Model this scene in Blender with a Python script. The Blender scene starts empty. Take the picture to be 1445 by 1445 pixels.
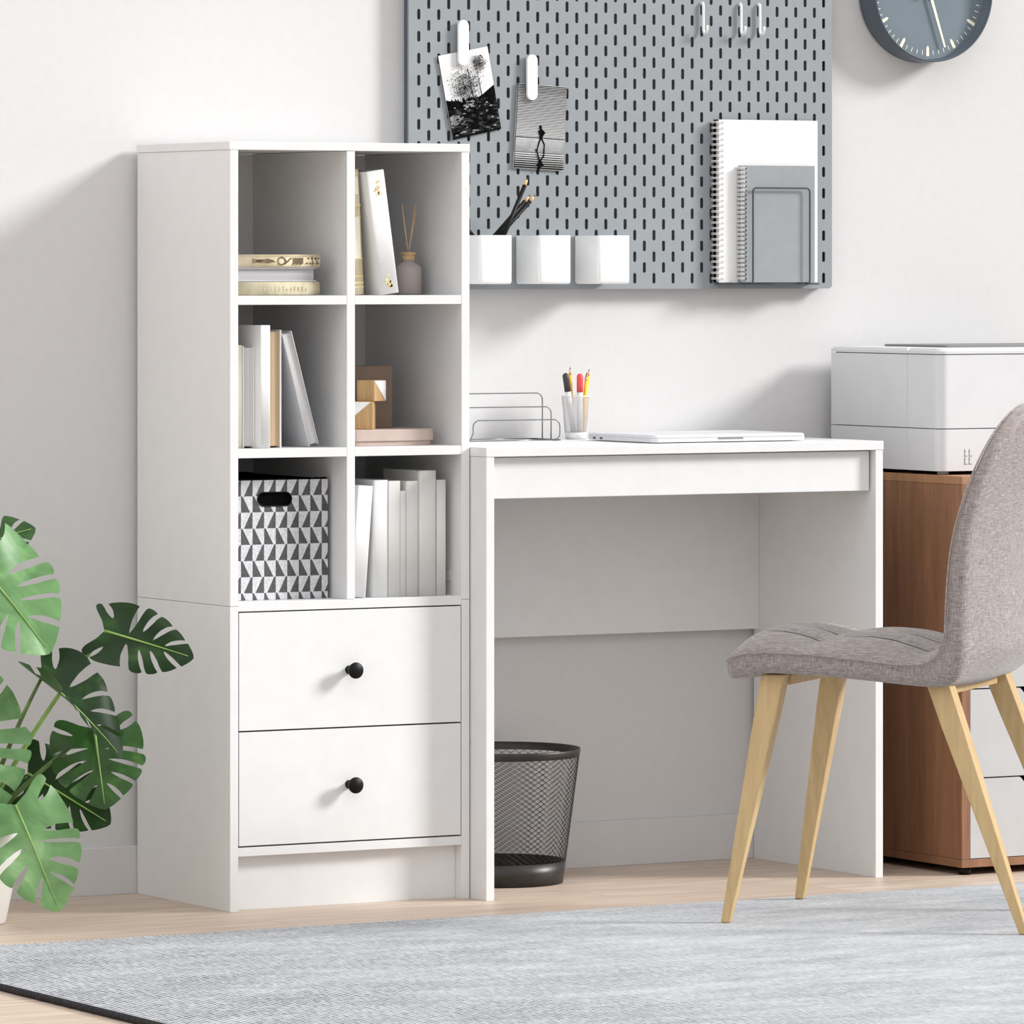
import bpy, bmesh, math, random
from mathutils import Vector, Matrix
random.seed(7)
SC = bpy.context.scene
COL = SC.collection
PI = math.pi

# ------------------------------------------------------------------ materials
def lin(c):
    return tuple((x / 12.92 if x <= .04045 else ((x + .055) / 1.055) ** 2.4) for x in c)
def rgb(r, g, b):
    return lin((r / 255, g / 255, b / 255)) + (1,)
def mat(name, col, rough=.5, metal=0., spec=.5, **kw):
    m = bpy.data.materials.new(name); m.use_nodes = True
    b = m.node_tree.nodes['Principled BSDF']
    b.inputs['Base Color'].default_value = col
    b.inputs['Roughness'].default_value = rough
    b.inputs['Metallic'].default_value = metal
    b.inputs['Specular IOR Level'].default_value = spec
    for k, v in kw.items():
        b.inputs[k.replace('_', ' ')].default_value = v
    return m
class NT:
    """small node helper"""
    def __init__(self, m):
        self.t = m.node_tree; self.n = self.t.nodes; self.l = self.t.links
        self.b = self.n['Principled BSDF']
    def node(self, typ, **props):
        x = self.n.new(typ)
        for k, v in props.items(): setattr(x, k, v)
        return x
    def link(self, a, b): self.l.new(a, b)
    def math(self, op, a, b=None, c=None):
        x = self.node('ShaderNodeMath', operation=op)
        for i, v in enumerate((a, b, c)):
            if v is None: continue
            if isinstance(v, (int, float)): x.inputs[i].default_value = v
            else: self.link(v, x.inputs[i])
        return x.outputs[0]
    def mix(self, f, a, b):
        x = self.node('ShaderNodeMix', data_type='RGBA')
        for s, v in ((x.inputs['Factor'], f), (x.inputs[6], a), (x.inputs[7], b)):
            if isinstance(v, (int, float, tuple)): s.default_value = v
            else: self.link(v, s)
        return x.outputs[2]
    def coords(self, scale=(1, 1, 1), rot=(0, 0, 0), loc=(0, 0, 0)):
        tc = self.node('ShaderNodeTexCoord'); mp = self.node('ShaderNodeMapping')
        mp.inputs['Scale'].default_value = scale; mp.inputs['Rotation'].default_value = rot
        mp.inputs['Location'].default_value = loc
        self.link(tc.outputs['Object'], mp.inputs['Vector'])
        return mp.outputs[0]
    def noise(self, vec, scale=5, detail=3, rough=.5, dist=0):
        x = self.node('ShaderNodeTexNoise')
        x.inputs['Scale'].default_value = scale; x.inputs['Detail'].default_value = detail
        x.inputs['Roughness'].default_value = rough; x.inputs['Distortion'].default_value = dist
        self.link(vec, x.inputs['Vector'])
        return x.outputs['Fac']
    def ramp(self, fac, stops):
        x = self.node('ShaderNodeValToRGB')
        e = x.color_ramp.elements
        while len(e) < len(stops): e.new(.5)
        for i, (p, c) in enumerate(stops):
            e[i].position = p; e[i].color = c
        self.link(fac, x.inputs[0])
        return x.outputs[0]
    def bump(self, h, strength=.2, dist=.002):
        x = self.node('ShaderNodeBump')
        x.inputs['Strength'].default_value = strength; x.inputs['Distance'].default_value = dist
        self.link(h, x.inputs['Height']); self.link(x.outputs[0], self.b.inputs['Normal'])
def noisy(name, c1, c2, scale=(1, 1, 1), nscale=8, rough=.5, bump=0, detail=4, lo=.35, hi=.65, **kw):
    m = mat(name, c1, rough, **kw); t = NT(m)
    v = t.coords(scale); f = t.noise(v, nscale, detail)
    t.link(t.ramp(f, [(lo, c1), (hi, c2)]), t.b.inputs['Base Color'])
    if bump: t.bump(f, bump)
    return m

M = {}
M['white'] = noisy('white_laminate', rgb(221, 221, 221), rgb(224, 224, 224), nscale=30, rough=.42)
M['wall'] = noisy('wall_paint', rgb(207, 206, 206), rgb(209, 208, 208), nscale=60, rough=.9, bump=.03)
M['skirting'] = noisy('skirting_paint', rgb(207, 205, 206), rgb(209, 207, 208), nscale=20, rough=.6)
M['black'] = noisy('black_lacquer', rgb(7, 7, 7), rgb(11, 11, 11), nscale=40, rough=.45, spec=.2)
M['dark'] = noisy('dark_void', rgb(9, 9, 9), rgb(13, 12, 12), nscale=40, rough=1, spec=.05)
M['board'] = noisy('pegboard_grey', rgb(139, 144, 148), rgb(142, 147, 151), nscale=25, rough=.55)
M['slot_shade'] = noisy('slot_wall_shade', rgb(78, 82, 86), rgb(82, 86, 90), nscale=25, rough=.8)  # board grey darkened to paint shade into the slots
M['plastic'] = noisy('white_plastic', rgb(226, 226, 226), rgb(229, 229, 229), nscale=20, rough=.35)
M['printer'] = noisy('printer_shell', rgb(208, 208, 210), rgb(211, 211, 213), nscale=20, rough=.4)
M['printer_dark'] = noisy('printer_seam', rgb(120, 120, 122), rgb(125, 125, 127), nscale=20, rough=.6)
M['chrome'] = noisy('grey_wire', rgb(120, 120, 120), rgb(135, 135, 135), nscale=40, rough=.3, metal=.7)
M['wire_dark'] = noisy('dark_grey_wire', rgb(62, 66, 70), rgb(70, 74, 78), nscale=40, rough=.5)
M['mesh_black'] = noisy('black_mesh', rgb(42, 40, 38), rgb(50, 47, 45), nscale=40, rough=.4, metal=.3)
M['silver_mesh'] = noisy('silver_mesh', rgb(214, 214, 216), rgb(226, 226, 228), nscale=40, rough=.4, metal=.3)
M['laptop'] = noisy('silver_aluminium', rgb(210, 211, 214), rgb(214, 215, 218), nscale=60, rough=.35, metal=.2)
M['clock_case'] = noisy('slate_case', rgb(70, 81, 92), rgb(74, 85, 96), nscale=20, rough=.4)
M['clock_dial'] = noisy('slate_dial', rgb(104, 117, 127), rgb(108, 121, 131), nscale=20, rough=.6)
M['cream'] = noisy('cream_enamel', rgb(240, 234, 214), rgb(244, 238, 220), nscale=30, rough=.5)
M['greypaper'] = noisy('grey_card', rgb(142, 146, 149), rgb(146, 150, 153), nscale=40, rough=.7)
M['paper'] = noisy('white_paper', rgb(222, 222, 222), rgb(225, 225, 225), nscale=40, rough=.8)
M['pages'] = noisy('page_edges', rgb(214, 212, 210), rgb(196, 194, 193), scale=(300, 1, 1), nscale=2, rough=.9)
M['pages_beige'] = noisy('beige_page_edges', rgb(188, 164, 134), rgb(170, 146, 116), scale=(300, 1, 1), nscale=2, rough=.9)
M['pages_flat'] = noisy('flat_page_edges', rgb(186, 184, 188), rgb(168, 166, 170), scale=(1, 1, 300), nscale=2, rough=.9)
M['cover_white'] = noisy('white_cover', rgb(222, 222, 222), rgb(225, 225, 225), nscale=30, rough=.6)
M['cover_offwhite'] = noisy('offwhite_cover', rgb(214, 213, 209), rgb(218, 217, 214), nscale=30, rough=.6)
M['cover_grey'] = noisy('grey_cover', rgb(182, 184, 187), rgb(190, 192, 195), nscale=30, rough=.6)
M['cover_cream'] = noisy('cream_cover', rgb(236, 233, 210), rgb(240, 238, 218), nscale=30, rough=.6)
M['cover_olive'] = noisy('aged_olive_cover', rgb(178, 168, 138), rgb(205, 198, 172), scale=(3, 1, 1), nscale=14, rough=.7)
M['old_print'] = noisy('aged_print_cover', rgb(226, 214, 186), rgb(200, 186, 152), nscale=25, rough=.7)
M['ink'] = noisy('brown_ink', rgb(96, 78, 56), rgb(120, 100, 74), nscale=60, rough=.8)
M['inkgold'] = noisy('gold_foil', rgb(222, 198, 128), rgb(238, 222, 170), nscale=60, rough=.5)
M['greyline'] = noisy('faint_grey_print', rgb(205, 205, 210), rgb(215, 215, 220), nscale=60, rough=.7)
M['drawer_shaded'] = noisy('shaded_white_front', rgb(184, 183, 183), rgb(188, 187, 187), nscale=20, rough=.5)  # white fronts, with the shade on them put into the colour
M['boxpink'] = noisy('taupe_card', rgb(186, 167, 158), rgb(192, 174, 165), nscale=30, rough=.7)
M['boxbrown'] = noisy('brown_card', rgb(128, 108, 94), rgb(134, 114, 100), nscale=30, rough=.7)
M['marble'] = noisy('white_marble', rgb(238, 238, 240), rgb(200, 202, 208), nscale=40, rough=.4, lo=.45, hi=.75)
M['cork'] = noisy('cork', rgb(200, 168, 128), rgb(178, 146, 106), nscale=200, rough=.8)
M['reed'] = noisy('reed', rgb(206, 178, 146), rgb(190, 160, 128), nscale=200, rough=.8)
M['rubber'] = noisy('grey_foot', rgb(170, 168, 166), rgb(176, 174, 172), nscale=40, rough=.7)
M['graphite'] = noisy('graphite', rgb(45, 45, 48), rgb(55, 55, 58), nscale=80, rough=.5)
M['pencil_wood'] = noisy('sharpened_wood', rgb(226, 190, 140), rgb(214, 176, 126), nscale=200, rough=.7)
M['yellow'] = noisy('yellow_paint', rgb(250, 196, 40), rgb(252, 204, 60), nscale=40, rough=.45)
M['orange'] = noisy('orange_paint', rgb(246, 168, 28), rgb(248, 178, 40), nscale=40, rough=.45)
M['red'] = noisy('red_cap', rgb(232, 70, 74), rgb(238, 82, 84), nscale=40, rough=.4)
M['markerblack'] = noisy('black_cap', rgb(52, 46, 48), rgb(60, 54, 56), nscale=40, rough=.45)
M['pot'] = noisy('white_ceramic', rgb(244, 244, 244), rgb(247, 247, 247), nscale=12, rough=.3)
M['soil'] = noisy('potting_soil', rgb(46, 34, 26), rgb(70, 54, 42), nscale=120, rough=1, bump=.5)
M['stem'] = noisy('stem_green', rgb(70, 96, 44), rgb(104, 132, 66), nscale=30, rough=.5)
M['lightstem'] = noisy('stem_light_green', rgb(120, 156, 74), rgb(140, 172, 92), nscale=30, rough=.5)
M['liquid'] = noisy('amber_liquid', rgb(176, 140, 116), rgb(186, 150, 126), nscale=20, rough=.3)
M['gl'] = mat('frosted_glass', rgb(196, 186, 183), .4, Transmission_Weight=.35, IOR=1.2)
M['pw'] = noisy('photo_white', rgb(214, 214, 214), rgb(222, 222, 222), nscale=18, rough=.5, lo=.3, hi=.7)
M['pg'] = noisy('photo_grey', rgb(104, 104, 104), rgb(146, 146, 146), nscale=90, rough=.5)
M['pl'] = noisy('photo_light_grey', rgb(166, 168, 170), rgb(184, 186, 188), nscale=60, rough=.5)
M['pb'] = noisy('photo_black', rgb(8, 8, 8), rgb(16, 16, 16), nscale=80, rough=.9, spec=.05)
M['pd'] = noisy('photo_dark_ground', rgb(10, 10, 10), rgb(88, 88, 88), scale=(1, 1, 3), nscale=60, rough=.9, lo=.45, hi=.8, spec=.05)

def wood(name, c1, c2, axis=2, fine=1., rough=.5):
    m = mat(name, c1, rough); t = NT(m)
    sc = [14, 14, 14]; sc[axis] = 1.1
    v = t.coords(tuple(x * fine for x in sc))
    f = t.noise(v, 3, 6, .6, .6)
    f2 = t.noise(t.coords(tuple(x * fine * 6 for x in sc)), 4, 3)
    s = t.math('ADD', t.math('MULTIPLY', f, .75), t.math('MULTIPLY', f2, .25))
    t.link(t.ramp(s, [(.3, c1), (.68, c2)]), t.b.inputs['Base Color'])
    t.bump(f2, .06)
    return m
M['oak'] = wood('walnut_veneer', rgb(116, 80, 58), rgb(156, 112, 80), rough=.5)
M['oaklight'] = wood('veneer_front_edge', rgb(146, 104, 72), rgb(174, 130, 92), rough=.5)
M['legwood'] = wood('pale_ash', rgb(176, 146, 100), rgb(200, 172, 126), fine=1.5, rough=.5)
M['blockwood'] = wood('pine_block', rgb(166, 130, 86), rgb(196, 162, 114), fine=2.5, rough=.55)

def floor_mat():
    m = mat('oak_planks', rgb(220, 200, 180), .45); t = NT(m)
    v = t.coords()
    br = t.node('ShaderNodeTexBrick'); br.offset = .37; br.squash = 1
    br.inputs['Color1'].default_value = (0.1, .1, .1, 1); br.inputs['Color2'].default_value = (.9, .9, .9, 1)
    br.inputs['Mortar'].default_value = (0, 0, 0, 1)
    br.inputs['Scale'].default_value = 1; br.inputs['Mortar Size'].default_value = .0012
    br.inputs['Brick Width'].default_value = 1.05; br.inputs['Row Height'].default_value = .115
    br.inputs['Mortar Smooth'].default_value = .1; br.inputs['Bias'].default_value = 0
    t.link(v, br.inputs['Vector'])
    sep = t.node('ShaderNodeSeparateColor'); t.link(br.outputs['Color'], sep.inputs[0])
    vv = t.coords((1.2, 16, 1)); add = t.node('ShaderNodeVectorMath', operation='ADD')
    t.link(vv, add.inputs[0])
    cmb = t.node('ShaderNodeCombineXYZ'); t.link(t.math('MULTIPLY', sep.outputs[0], 9.), cmb.inputs[0]); t.link(cmb.outputs[0], add.inputs[1])
    g = t.noise(add.outputs[0], 4, 6, .6, .4)
    grain = t.ramp(g, [(.28, rgb(178, 155, 138)), (.6, rgb(212, 194, 178)), (.8, rgb(224, 208, 194))])
    tone = t.mix(t.math('MULTIPLY', sep.outputs[0], .36), grain, rgb(176, 152, 132))
    col = t.mix(t.math('MULTIPLY', br.outputs['Fac'], .55), tone, rgb(110, 88, 70))
    t.link(col, t.b.inputs['Base Color'])
    t.bump(g, .05)
    return m
M['floor'] = floor_mat()

def rug_mat():
    m = mat('woven_rug', rgb(215, 217, 220), .95, spec=.1); t = NT(m)
    v = t.coords()
    sp = t.node('ShaderNodeSeparateXYZ'); t.link(v, sp.inputs[0])
    wob = t.noise(t.coords((20, 7, 1)), 1, 3)
    x = t.math('ADD', t.math('MULTIPLY', sp.outputs[0], 1 / .0088), t.math('MULTIPLY', wob, 1.1))
    fr = t.math('FRACT', x)
    tri = t.math('ABSOLUTE', t.math('SUBTRACT', fr, .5))            # 0 at stripe centre
    line = t.ramp(tri, [(.14, (1, 1, 1, 1)), (.34, (0, 0, 0, 1))])
    dash = t.ramp(t.noise(t.coords((110, 46, 1)), 1, 3, .7), [(.38, (0, 0, 0, 1)), (.60, (1, 1, 1, 1))])
    blot = t.ramp(t.noise(t.coords((2.2, 3.8, 1), loc=(.4, .3, 0)), 1.6, 5, .62), [(.36, (.1, .1, .1, 1)), (.66, (1, 1, 1, 1))])
    lc = t.node('ShaderNodeClamp')                                     # stripes get darker towards the left end
    t.link(t.math('SUBTRACT', 1., t.math('MULTIPLY', sp.outputs[0], .72)), lc.inputs[0]); lc = lc.outputs[0]
    amt = t.math('ADD', t.math('ADD', t.math('MULTIPLY', blot, .42), t.math('MULTIPLY', lc, .66)), .20)
    f = t.math('MULTIPLY', t.math('MULTIPLY', line, t.math('ADD', t.math('MULTIPLY', dash, .55), .45)), amt)
    fc = t.node('ShaderNodeClamp'); t.link(f, fc.inputs[0])
    base = t.ramp(t.noise(t.coords((3, 8, 1)), 2, 5, .7), [(.3, rgb(178, 181, 185)), (.7, rgb(213, 214, 216))])
    speck = t.ramp(t.noise(t.coords((90, 210, 1)), 1, 2, .6), [(.32, (.42, .44, .47, 1)), (.52, (1, 1, 1, 1))])
    mul = t.node('ShaderNodeMix', data_type='RGBA', blend_type='MULTIPLY'); mul.inputs['Factor'].default_value = .45
    t.link(base, mul.inputs[6]); t.link(speck, mul.inputs[7])
    t.link(t.mix(fc.outputs[0], mul.outputs[2], rgb(34, 37, 42)), t.b.inputs['Base Color'])
    t.bump(fr, .15, .003)
    return m
M['rug'] = rug_mat()
M['rugedge'] = noisy('rug_binding', rgb(20, 20, 22), rgb(46, 46, 48), nscale=160, rough=1, bump=.4)

def fabric_mat():
    m = mat('grey_brown_linen', rgb(150, 140, 134), .9, spec=.2); t = NT(m)
    a = t.noise(t.coords((75, 75, 800)), 1, 3, .6); b = t.noise(t.coords((800, 800, 75)), 1, 3, .6)
    s = t.math('MULTIPLY', t.math('ADD', a, b), .5)
    t.link(t.ramp(s, [(.34, rgb(104, 96, 94)), (.5, rgb(144, 135, 132)), (.66, rgb(180, 171, 168))]), t.b.inputs['Base Color'])
    t.bump(s, .25, .001)
    t.b.inputs['Sheen Weight'].default_value = .25
    return m
M['fabric'] = fabric_mat()
M['seam'] = noisy('dark_seam_thread', rgb(58, 52, 52), rgb(70, 63, 62), nscale=60, rough=.9)

def pattern_mat():
    m = mat('triangle_print', rgb(196, 197, 200), .8); t = NT(m)
    sp = t.node('ShaderNodeSeparateXYZ'); t.link(t.coords(), sp.inputs[0])
    s = t.math('ADD', sp.outputs[0], sp.outputs[1])
    fx = t.math('FRACT', t.math('ADD', t.math('DIVIDE', s, .0213), 40.432))
    zz = t.math('ADD', t.math('DIVIDE', sp.outputs[2], .0264), .56)
    fz = t.math('FRACT', zz); row = t.math('FRACT', t.math('MULTIPLY', t.math('FLOOR', zz), .5))
    odd = t.math('LESS_THAN', row, .25)
    A = t.math('GREATER_THAN', fx, t.math('MULTIPLY_ADD', fz, .62, .25))
    B = t.math('LESS_THAN', fx, t.math('MULTIPLY_ADD', fz, -.66, .80))
    d = t.math('ADD', t.math('MULTIPLY', A, t.math('SUBTRACT', 1., odd)), t.math('MULTIPLY', B, odd))
    fib = t.noise(t.coords((300, 300, 300)), 1, 2)
    light = t.ramp(fib, [(.3, rgb(186, 187, 190)), (.7, rgb(214, 215, 218))]); dk = t.ramp(fib, [(.3, rgb(66, 66, 68)), (.7, rgb(86, 86, 88))])
    t.link(t.mix(d, light, dk), t.b.inputs['Base Color'])
    return m
M['pattern'] = pattern_mat()

def leaf_mat(name, c1, c2, edge, spec=.5):
    m = mat(name, c1, .34, spec=spec); t = NT(m)
    f = t.noise(t.coords((1, 1, 1)), 14, 3, .6, 1.)
    v = t.noise(t.coords((3, 30, 3)), 4, 2)
    s = t.math('ADD', t.math('MULTIPLY', f, .7), t.math('MULTIPLY', v, .3))
    t.link(t.ramp(s, [(.32, c1), (.55, c2), (.78, edge)]), t.b.inputs['Base Color'])
    t.b.inputs['Subsurface Weight'].default_value = 0
    tr = t.node('ShaderNodeBsdfTranslucent'); tr.inputs[0].default_value = edge
    ms = t.node('ShaderNodeMixShader'); ms.inputs[0].default_value = .22
    t.link(t.b.outputs[0], ms.inputs[1]); t.link(tr.outputs[0], ms.inputs[2])
    t.link(ms.outputs[0], t.n['Material Output'].inputs['Surface'])
    return m
M['leaf_sunlit'] = leaf_mat('leaf_sunlit', rgb(66, 112, 58), rgb(104, 152, 92), rgb(170, 200, 150))  # lit to shaded copies of one leaf, light put into the colour
M['leaf_shaded'] = leaf_mat('leaf_shaded', rgb(15, 32, 13), rgb(27, 52, 21), rgb(56, 96, 36), .28)
M['leaf_half_shaded'] = leaf_mat('leaf_half_shaded', rgb(25, 54, 25), rgb(46, 84, 38), rgb(96, 140, 64), .35)

# ------------------------------------------------------------------ mesh helpers
class MB:
    def __init__(self): self.bm = bmesh.new(); self.mi = 0
    def _new(self, faces, smooth=False):
        for f in faces:
            f.material_index = self.mi
            if smooth: f.smooth = True
    def face(self, pts, smooth=False):
        f = self.bm.faces.new([self.bm.verts.new(p) for p in pts]); self._new([f], smooth); return f
    def box(self, x0, x1, y0, y1, z0, z1, bev=0., rot=None, piv=None):
        r = bmesh.ops.create_cube(self.bm, size=1); vs = r['verts']
        for v in vs:
            v.co = Vector(((x0 + x1) / 2 + v.co.x * (x1 - x0), (y0 + y1) / 2 + v.co.y * (y1 - y0), (z0 + z1) / 2 + v.co.z * (z1 - z0)))
        fs = set(f for v in vs for f in v.link_faces)
        if bev:
            es = list(set(e for v in vs for e in v.link_edges))
            b = bmesh.ops.bevel(self.bm, geom=es, offset=bev, segments=2, affect='EDGES', profile=.6)
            fs = set(f for f in fs if f.is_valid) | set(b['faces'])
            vs = list(set(v for f in fs for v in f.verts))
        if rot is not None:
            p = Vector(piv)
            for v in vs: v.co = p + rot @ (v.co - p)
        self._new([f for f in fs if f.is_valid]); return self
    def prism(self, poly, axis, a, b, smooth=False):
        """extrude a 2D polygon (in the two other axes, order xyz minus axis) from a to b along axis"""
        def P(q, h):
            q = list(q); q.insert(axis, h); return q
        A = [self.bm.verts.new(P(q, a)) for q in poly]; B = [self.bm.verts.new(P(q, b)) for q in poly]
        n = len(poly); fs = [self.bm.faces.new(A), self.bm.faces.new(B[::-1])]
        sd = [self.bm.faces.new((A[i], B[i], B[(i + 1) % n], A[(i + 1) % n])) for i in range(n)]
        self._new(fs); self._new(sd, smooth); return self
    def tube(self, pts, r, n=8, closed=False, caps=True):
        pts = [Vector(p) for p in pts]; m = len(pts)
        rr = r if isinstance(r, (list, tuple)) else [r] * m
        T = []
        for i in range(m):
            a = pts[(i - 1) % m] if (i > 0 or closed) else pts[0]
            b = pts[(i + 1) % m] if (i < m - 1 or closed) else pts[-1]
            d = (b - a); T.append(d.normalized() if d.length > 1e-9 else Vector((0, 0, 1)))
        up = Vector((0, 0, 1)) if abs(T[0].z) < .9 else Vector((1, 0, 0))
        N = (up - T[0] * up.dot(T[0])).normalized(); rings = []
        for i in range(m):
            if i: N = (N - T[i] * N.dot(T[i])).normalized()
            Bn = T[i].cross(N)
            rings.append([self.bm.verts.new(pts[i] + (N * math.cos(2 * PI * k / n) + Bn * math.sin(2 * PI * k / n)) * rr[i]) for k in range(n)])
        fs = []
        for i in range(m if closed else m - 1):
            a, b = rings[i], rings[(i + 1) % m]
            for k in range(n): fs.append(self.bm.faces.new((a[k], a[(k + 1) % n], b[(k + 1) % n], b[k])))
        self._new(fs, True)
        if caps and not closed: self._new([self.bm.faces.new(rings[0][::-1]), self.bm.faces.new(rings[-1])])
        return self
    def lathe(self, prof, c=(0, 0, 0), axis='z', n=40, smooth=True, caps=True):
        """prof: list of (radius, height)"""
        c = Vector(c); rings = []
        for r, h in prof:
            ring = []
            for k in range(n):
                a = 2 * PI * k / n
                if axis == 'z': p = Vector((r * math.cos(a), r * math.sin(a), h))
                else: p = Vector((r * math.cos(a), h, r * math.sin(a)))
                ring.append(self.bm.verts.new(c + p))
            rings.append(ring)
        fs = []
        for a, b in zip(rings, rings[1:]):
            for k in range(n): fs.append(self.bm.faces.new((a[k], a[(k + 1) % n], b[(k + 1) % n], b[k])))
        self._new(fs, smooth)
        if caps:
            if prof[0][0] > 1e-6: self._new([self.bm.faces.new(rings[0][::-1])])
            if prof[-1][0] > 1e-6: self._new([self.bm.faces.new(rings[-1])])
        return self
    def rrect(self, x0, x1, y0, y1, z0, z1, r, seg=6, top=True, bottom=True, topbev=0, rback=None):
        poly = []
        q = r if rback is None else rback
        for cx, cy, a0, rr in ((x1 - q, y1 - q, 0, q), (x0 + q, y1 - q, PI / 2, q), (x0 + r, y0 + r, PI, r), (x1 - r, y0 + r, 1.5 * PI, r)):
            for k in range(seg + 1):
                a = a0 + PI / 2 * k / seg; poly.append((cx + rr * math.cos(a), cy + rr * math.sin(a)))
        lev = [(z0, 0)] + ([(z1 - topbev, 0), (z1, topbev)] if topbev else [(z1, 0)])
        cx, cy = (x0 + x1) / 2, (y0 + y1) / 2; rings = []
        for z, ins in lev:
            sx, sy = 1 - 2 * ins / (x1 - x0), 1 - 2 * ins / (y1 - y0)
            rings.append([self.bm.verts.new((cx + (p[0] - cx) * sx, cy + (p[1] - cy) * sy, z)) for p in poly])
        n = len(poly); fs = []
        for a, b in zip(rings, rings[1:]):
            for k in range(n): fs.append(self.bm.faces.new((a[k], a[(k + 1) % n], b[(k + 1) % n], b[k])))
        self._new(fs)
        if bottom: self._new([self.bm.faces.new(rings[0][::-1])])
        if top: self._new([self.bm.faces.new(rings[-1])])
        return self
    def weld(self, d=1e-5): bmesh.ops.remove_doubles(self.bm, verts=self.bm.verts[:], dist=d); return self
    def build(self, name, mats, parent=None, loc=(0, 0, 0), shift=None, normals=True):
        """link as one mesh object; vertices are in world space unless shift is given as (0,0,0)"""
        if normals: bmesh.ops.recalc_face_normals(self.bm, faces=self.bm.faces[:])
        root = parent
        while root is not None and root.parent is not None: root = root.parent
        s = Vector(shift) if shift is not None else (Vector(root.location) if root is not None else Vector(loc))
        for v in self.bm.verts: v.co -= s
        me = bpy.data.meshes.new(name); self.bm.to_mesh(me); self.bm.free()
        o = bpy.data.objects.new(name, me); COL.objects.link(o)
        for k in (mats if isinstance(mats, (list, tuple)) else [mats]): me.materials.append(M[k] if isinstance(k, str) else k)
        if parent is not None: o.parent = parent
        else: o.location = loc
        return o
def arc(c, r, a0, a1, n, f):
    return [f(c[0] + r * math.cos(a0 + (a1 - a0) * k / n), c[1] + r * math.sin(a0 + (a1 - a0) * k / n)) for k in range(n + 1)]
def tag(o, label, cat, group=None):
    o['label'] = label; o['category'] = cat
    if group: o['group'] = group
    return o
def thing(name, label, cat, loc=(0, 0, 0), rot=(0, 0, 0), group=None):
    o = bpy.data.objects.new(name, None); COL.objects.link(o)
    o.empty_display_size = .05; o.location = loc; o.rotation_euler = rot
    return tag(o, label, cat, group)
def copy_thing(src, loc, label, rot=None):
    r = src.copy(); COL.objects.link(r); r.location = loc; r['label'] = label
    if rot is not None: r.rotation_euler = rot
    for ch in list(src.children):
        q = ch.copy(); COL.objects.link(q); q.parent = r
        for g in list(ch.children):
            d = g.copy(); COL.objects.link(d); d.parent = q
    return r
def struct(o): o['kind'] = 'structure'; return o
Z3 = (0, 0, 0)

# ------------------------------------------------------------------ the room
WALL = .012
struct(MB().box(-5.2, 3.2, WALL, WALL + .12, 0, 2.7).build('wall_back', 'wall', loc=(0, WALL, 0)))
struct(MB().box(-5.2, 3.2, -11, WALL + .12, -.06, 0).build('floor', 'floor', loc=(0, 0, 0)))
struct(MB().box(-5.2, 3.2, .0005, WALL, 0, .079, .0008).build('baseboard_back', 'skirting', loc=(0, 0, 0)))

# ------------------------------------------------------------------ shelf cabinet
W, D, H, TH = .4452, .3412, 1.25, .0149
F = -D; B = -.0015
cab = thing('shelf_cabinet', 'tall white cabinet with six open cubbies above two drawers with black knobs', 'cabinet', (W / 2, -D / 2, 0))
for x0 in (0, W - TH):
    MB().box(x0, x0 + TH, F, B, .4958, 1.2365, .0006).build('side_panel', 'white', cab)
    MB().box(x0, x0 + TH, F, B, 0, .4952, .0006).build('side_panel', 'white', cab)
MB().box(-.0015, W + .0005, F - .0006, B, 1.2367, H, .0006).build('top_panel', 'white', cab)
MB().box(TH + .0002, W - TH - .0002, B - .004, B, .09, 1.2362).build('back_panel', 'white', cab)
XD0, XD1 = .2150, .2299
MB().box(XD0, XD1, F + .0003, B - .0045, .5017, 1.2363, .0005).build('divider', 'white', cab)
for zt in (.9995, .7505):
    MB().box(TH + .0002, XD0 - .0002, F + .0005, B - .0045, zt - .0147, zt, .0005).build('shelf', 'white', cab)
    MB().box(XD1 + .0002, W - TH - .0002, F + .0005, B - .0045, zt - .0147, zt, .0005).build('shelf', 'white', cab)
MB().box(TH + .0002, W - TH - .0002, F + .0005, B - .0045, .4868, .5015, .0005).build('shelf', 'white', cab)
MB().box(TH + .0002, W - TH - .0002, F + .0005, B - .0045, .0893, .1037, .0005).build('bottom_panel', 'white', cab)
MB().box(TH + .0002, W - TH - .0002, F + .021, F + .036, 0, .0891, .0005).build('plinth', 'white', cab)
for z0, z1, zk in ((.2932, .4846, .3862), (.1062, .2906, .1985)):
    m = MB().box(.0166, W - .0166, F, F + .0148, z0, z1, .0005)
    m.box(.03, .036, F + .015, F + .28, z0 + .02, z1 - .03).box(W - .036, W - .03, F + .015, F + .28, z0 + .02, z1 - .03)
    m.box(.036, W - .036, F + .274, F + .28, z0 + .02, z1 - .03).box(.036, W - .036, F + .015, F + .274, z0 + .02, z0 + .025)
    dr = m.build('drawer', 'white', cab)
    MB().lathe([(.0, F - .0003), (.0072, F - .0003), (.0058, F - .004), (.0060, F - .010), (.0122, F - .0195), (.0135, F - .0235), (.0133, F - .0258), (.0124, F - .0268), (.0, F - .0270)],
               (.2185, 0, zk), 'y', 28).build('knob', 'black', dr)
m = MB()
ring = [(-.2955 + .0112 * math.cos(2 * PI * k / 24), .5333 + .0112 * math.sin(2 * PI * k / 24)) for k in range(24)]
m.prism(ring, 0, W - TH - .0016, W - TH - .0001)
ringi = [(-.2955 + .0098 * math.cos(2 * PI * k / 24), .5333 + .0098 * math.sin(2 * PI * k / 24)) for k in range(24)]
m.build('screw_cover', 'cover_grey', cab)
m = MB(); m.prism(ringi, 0, W - TH - .0021, W - TH - .0016); m.build('screw_cover', 'white', cab)

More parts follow.
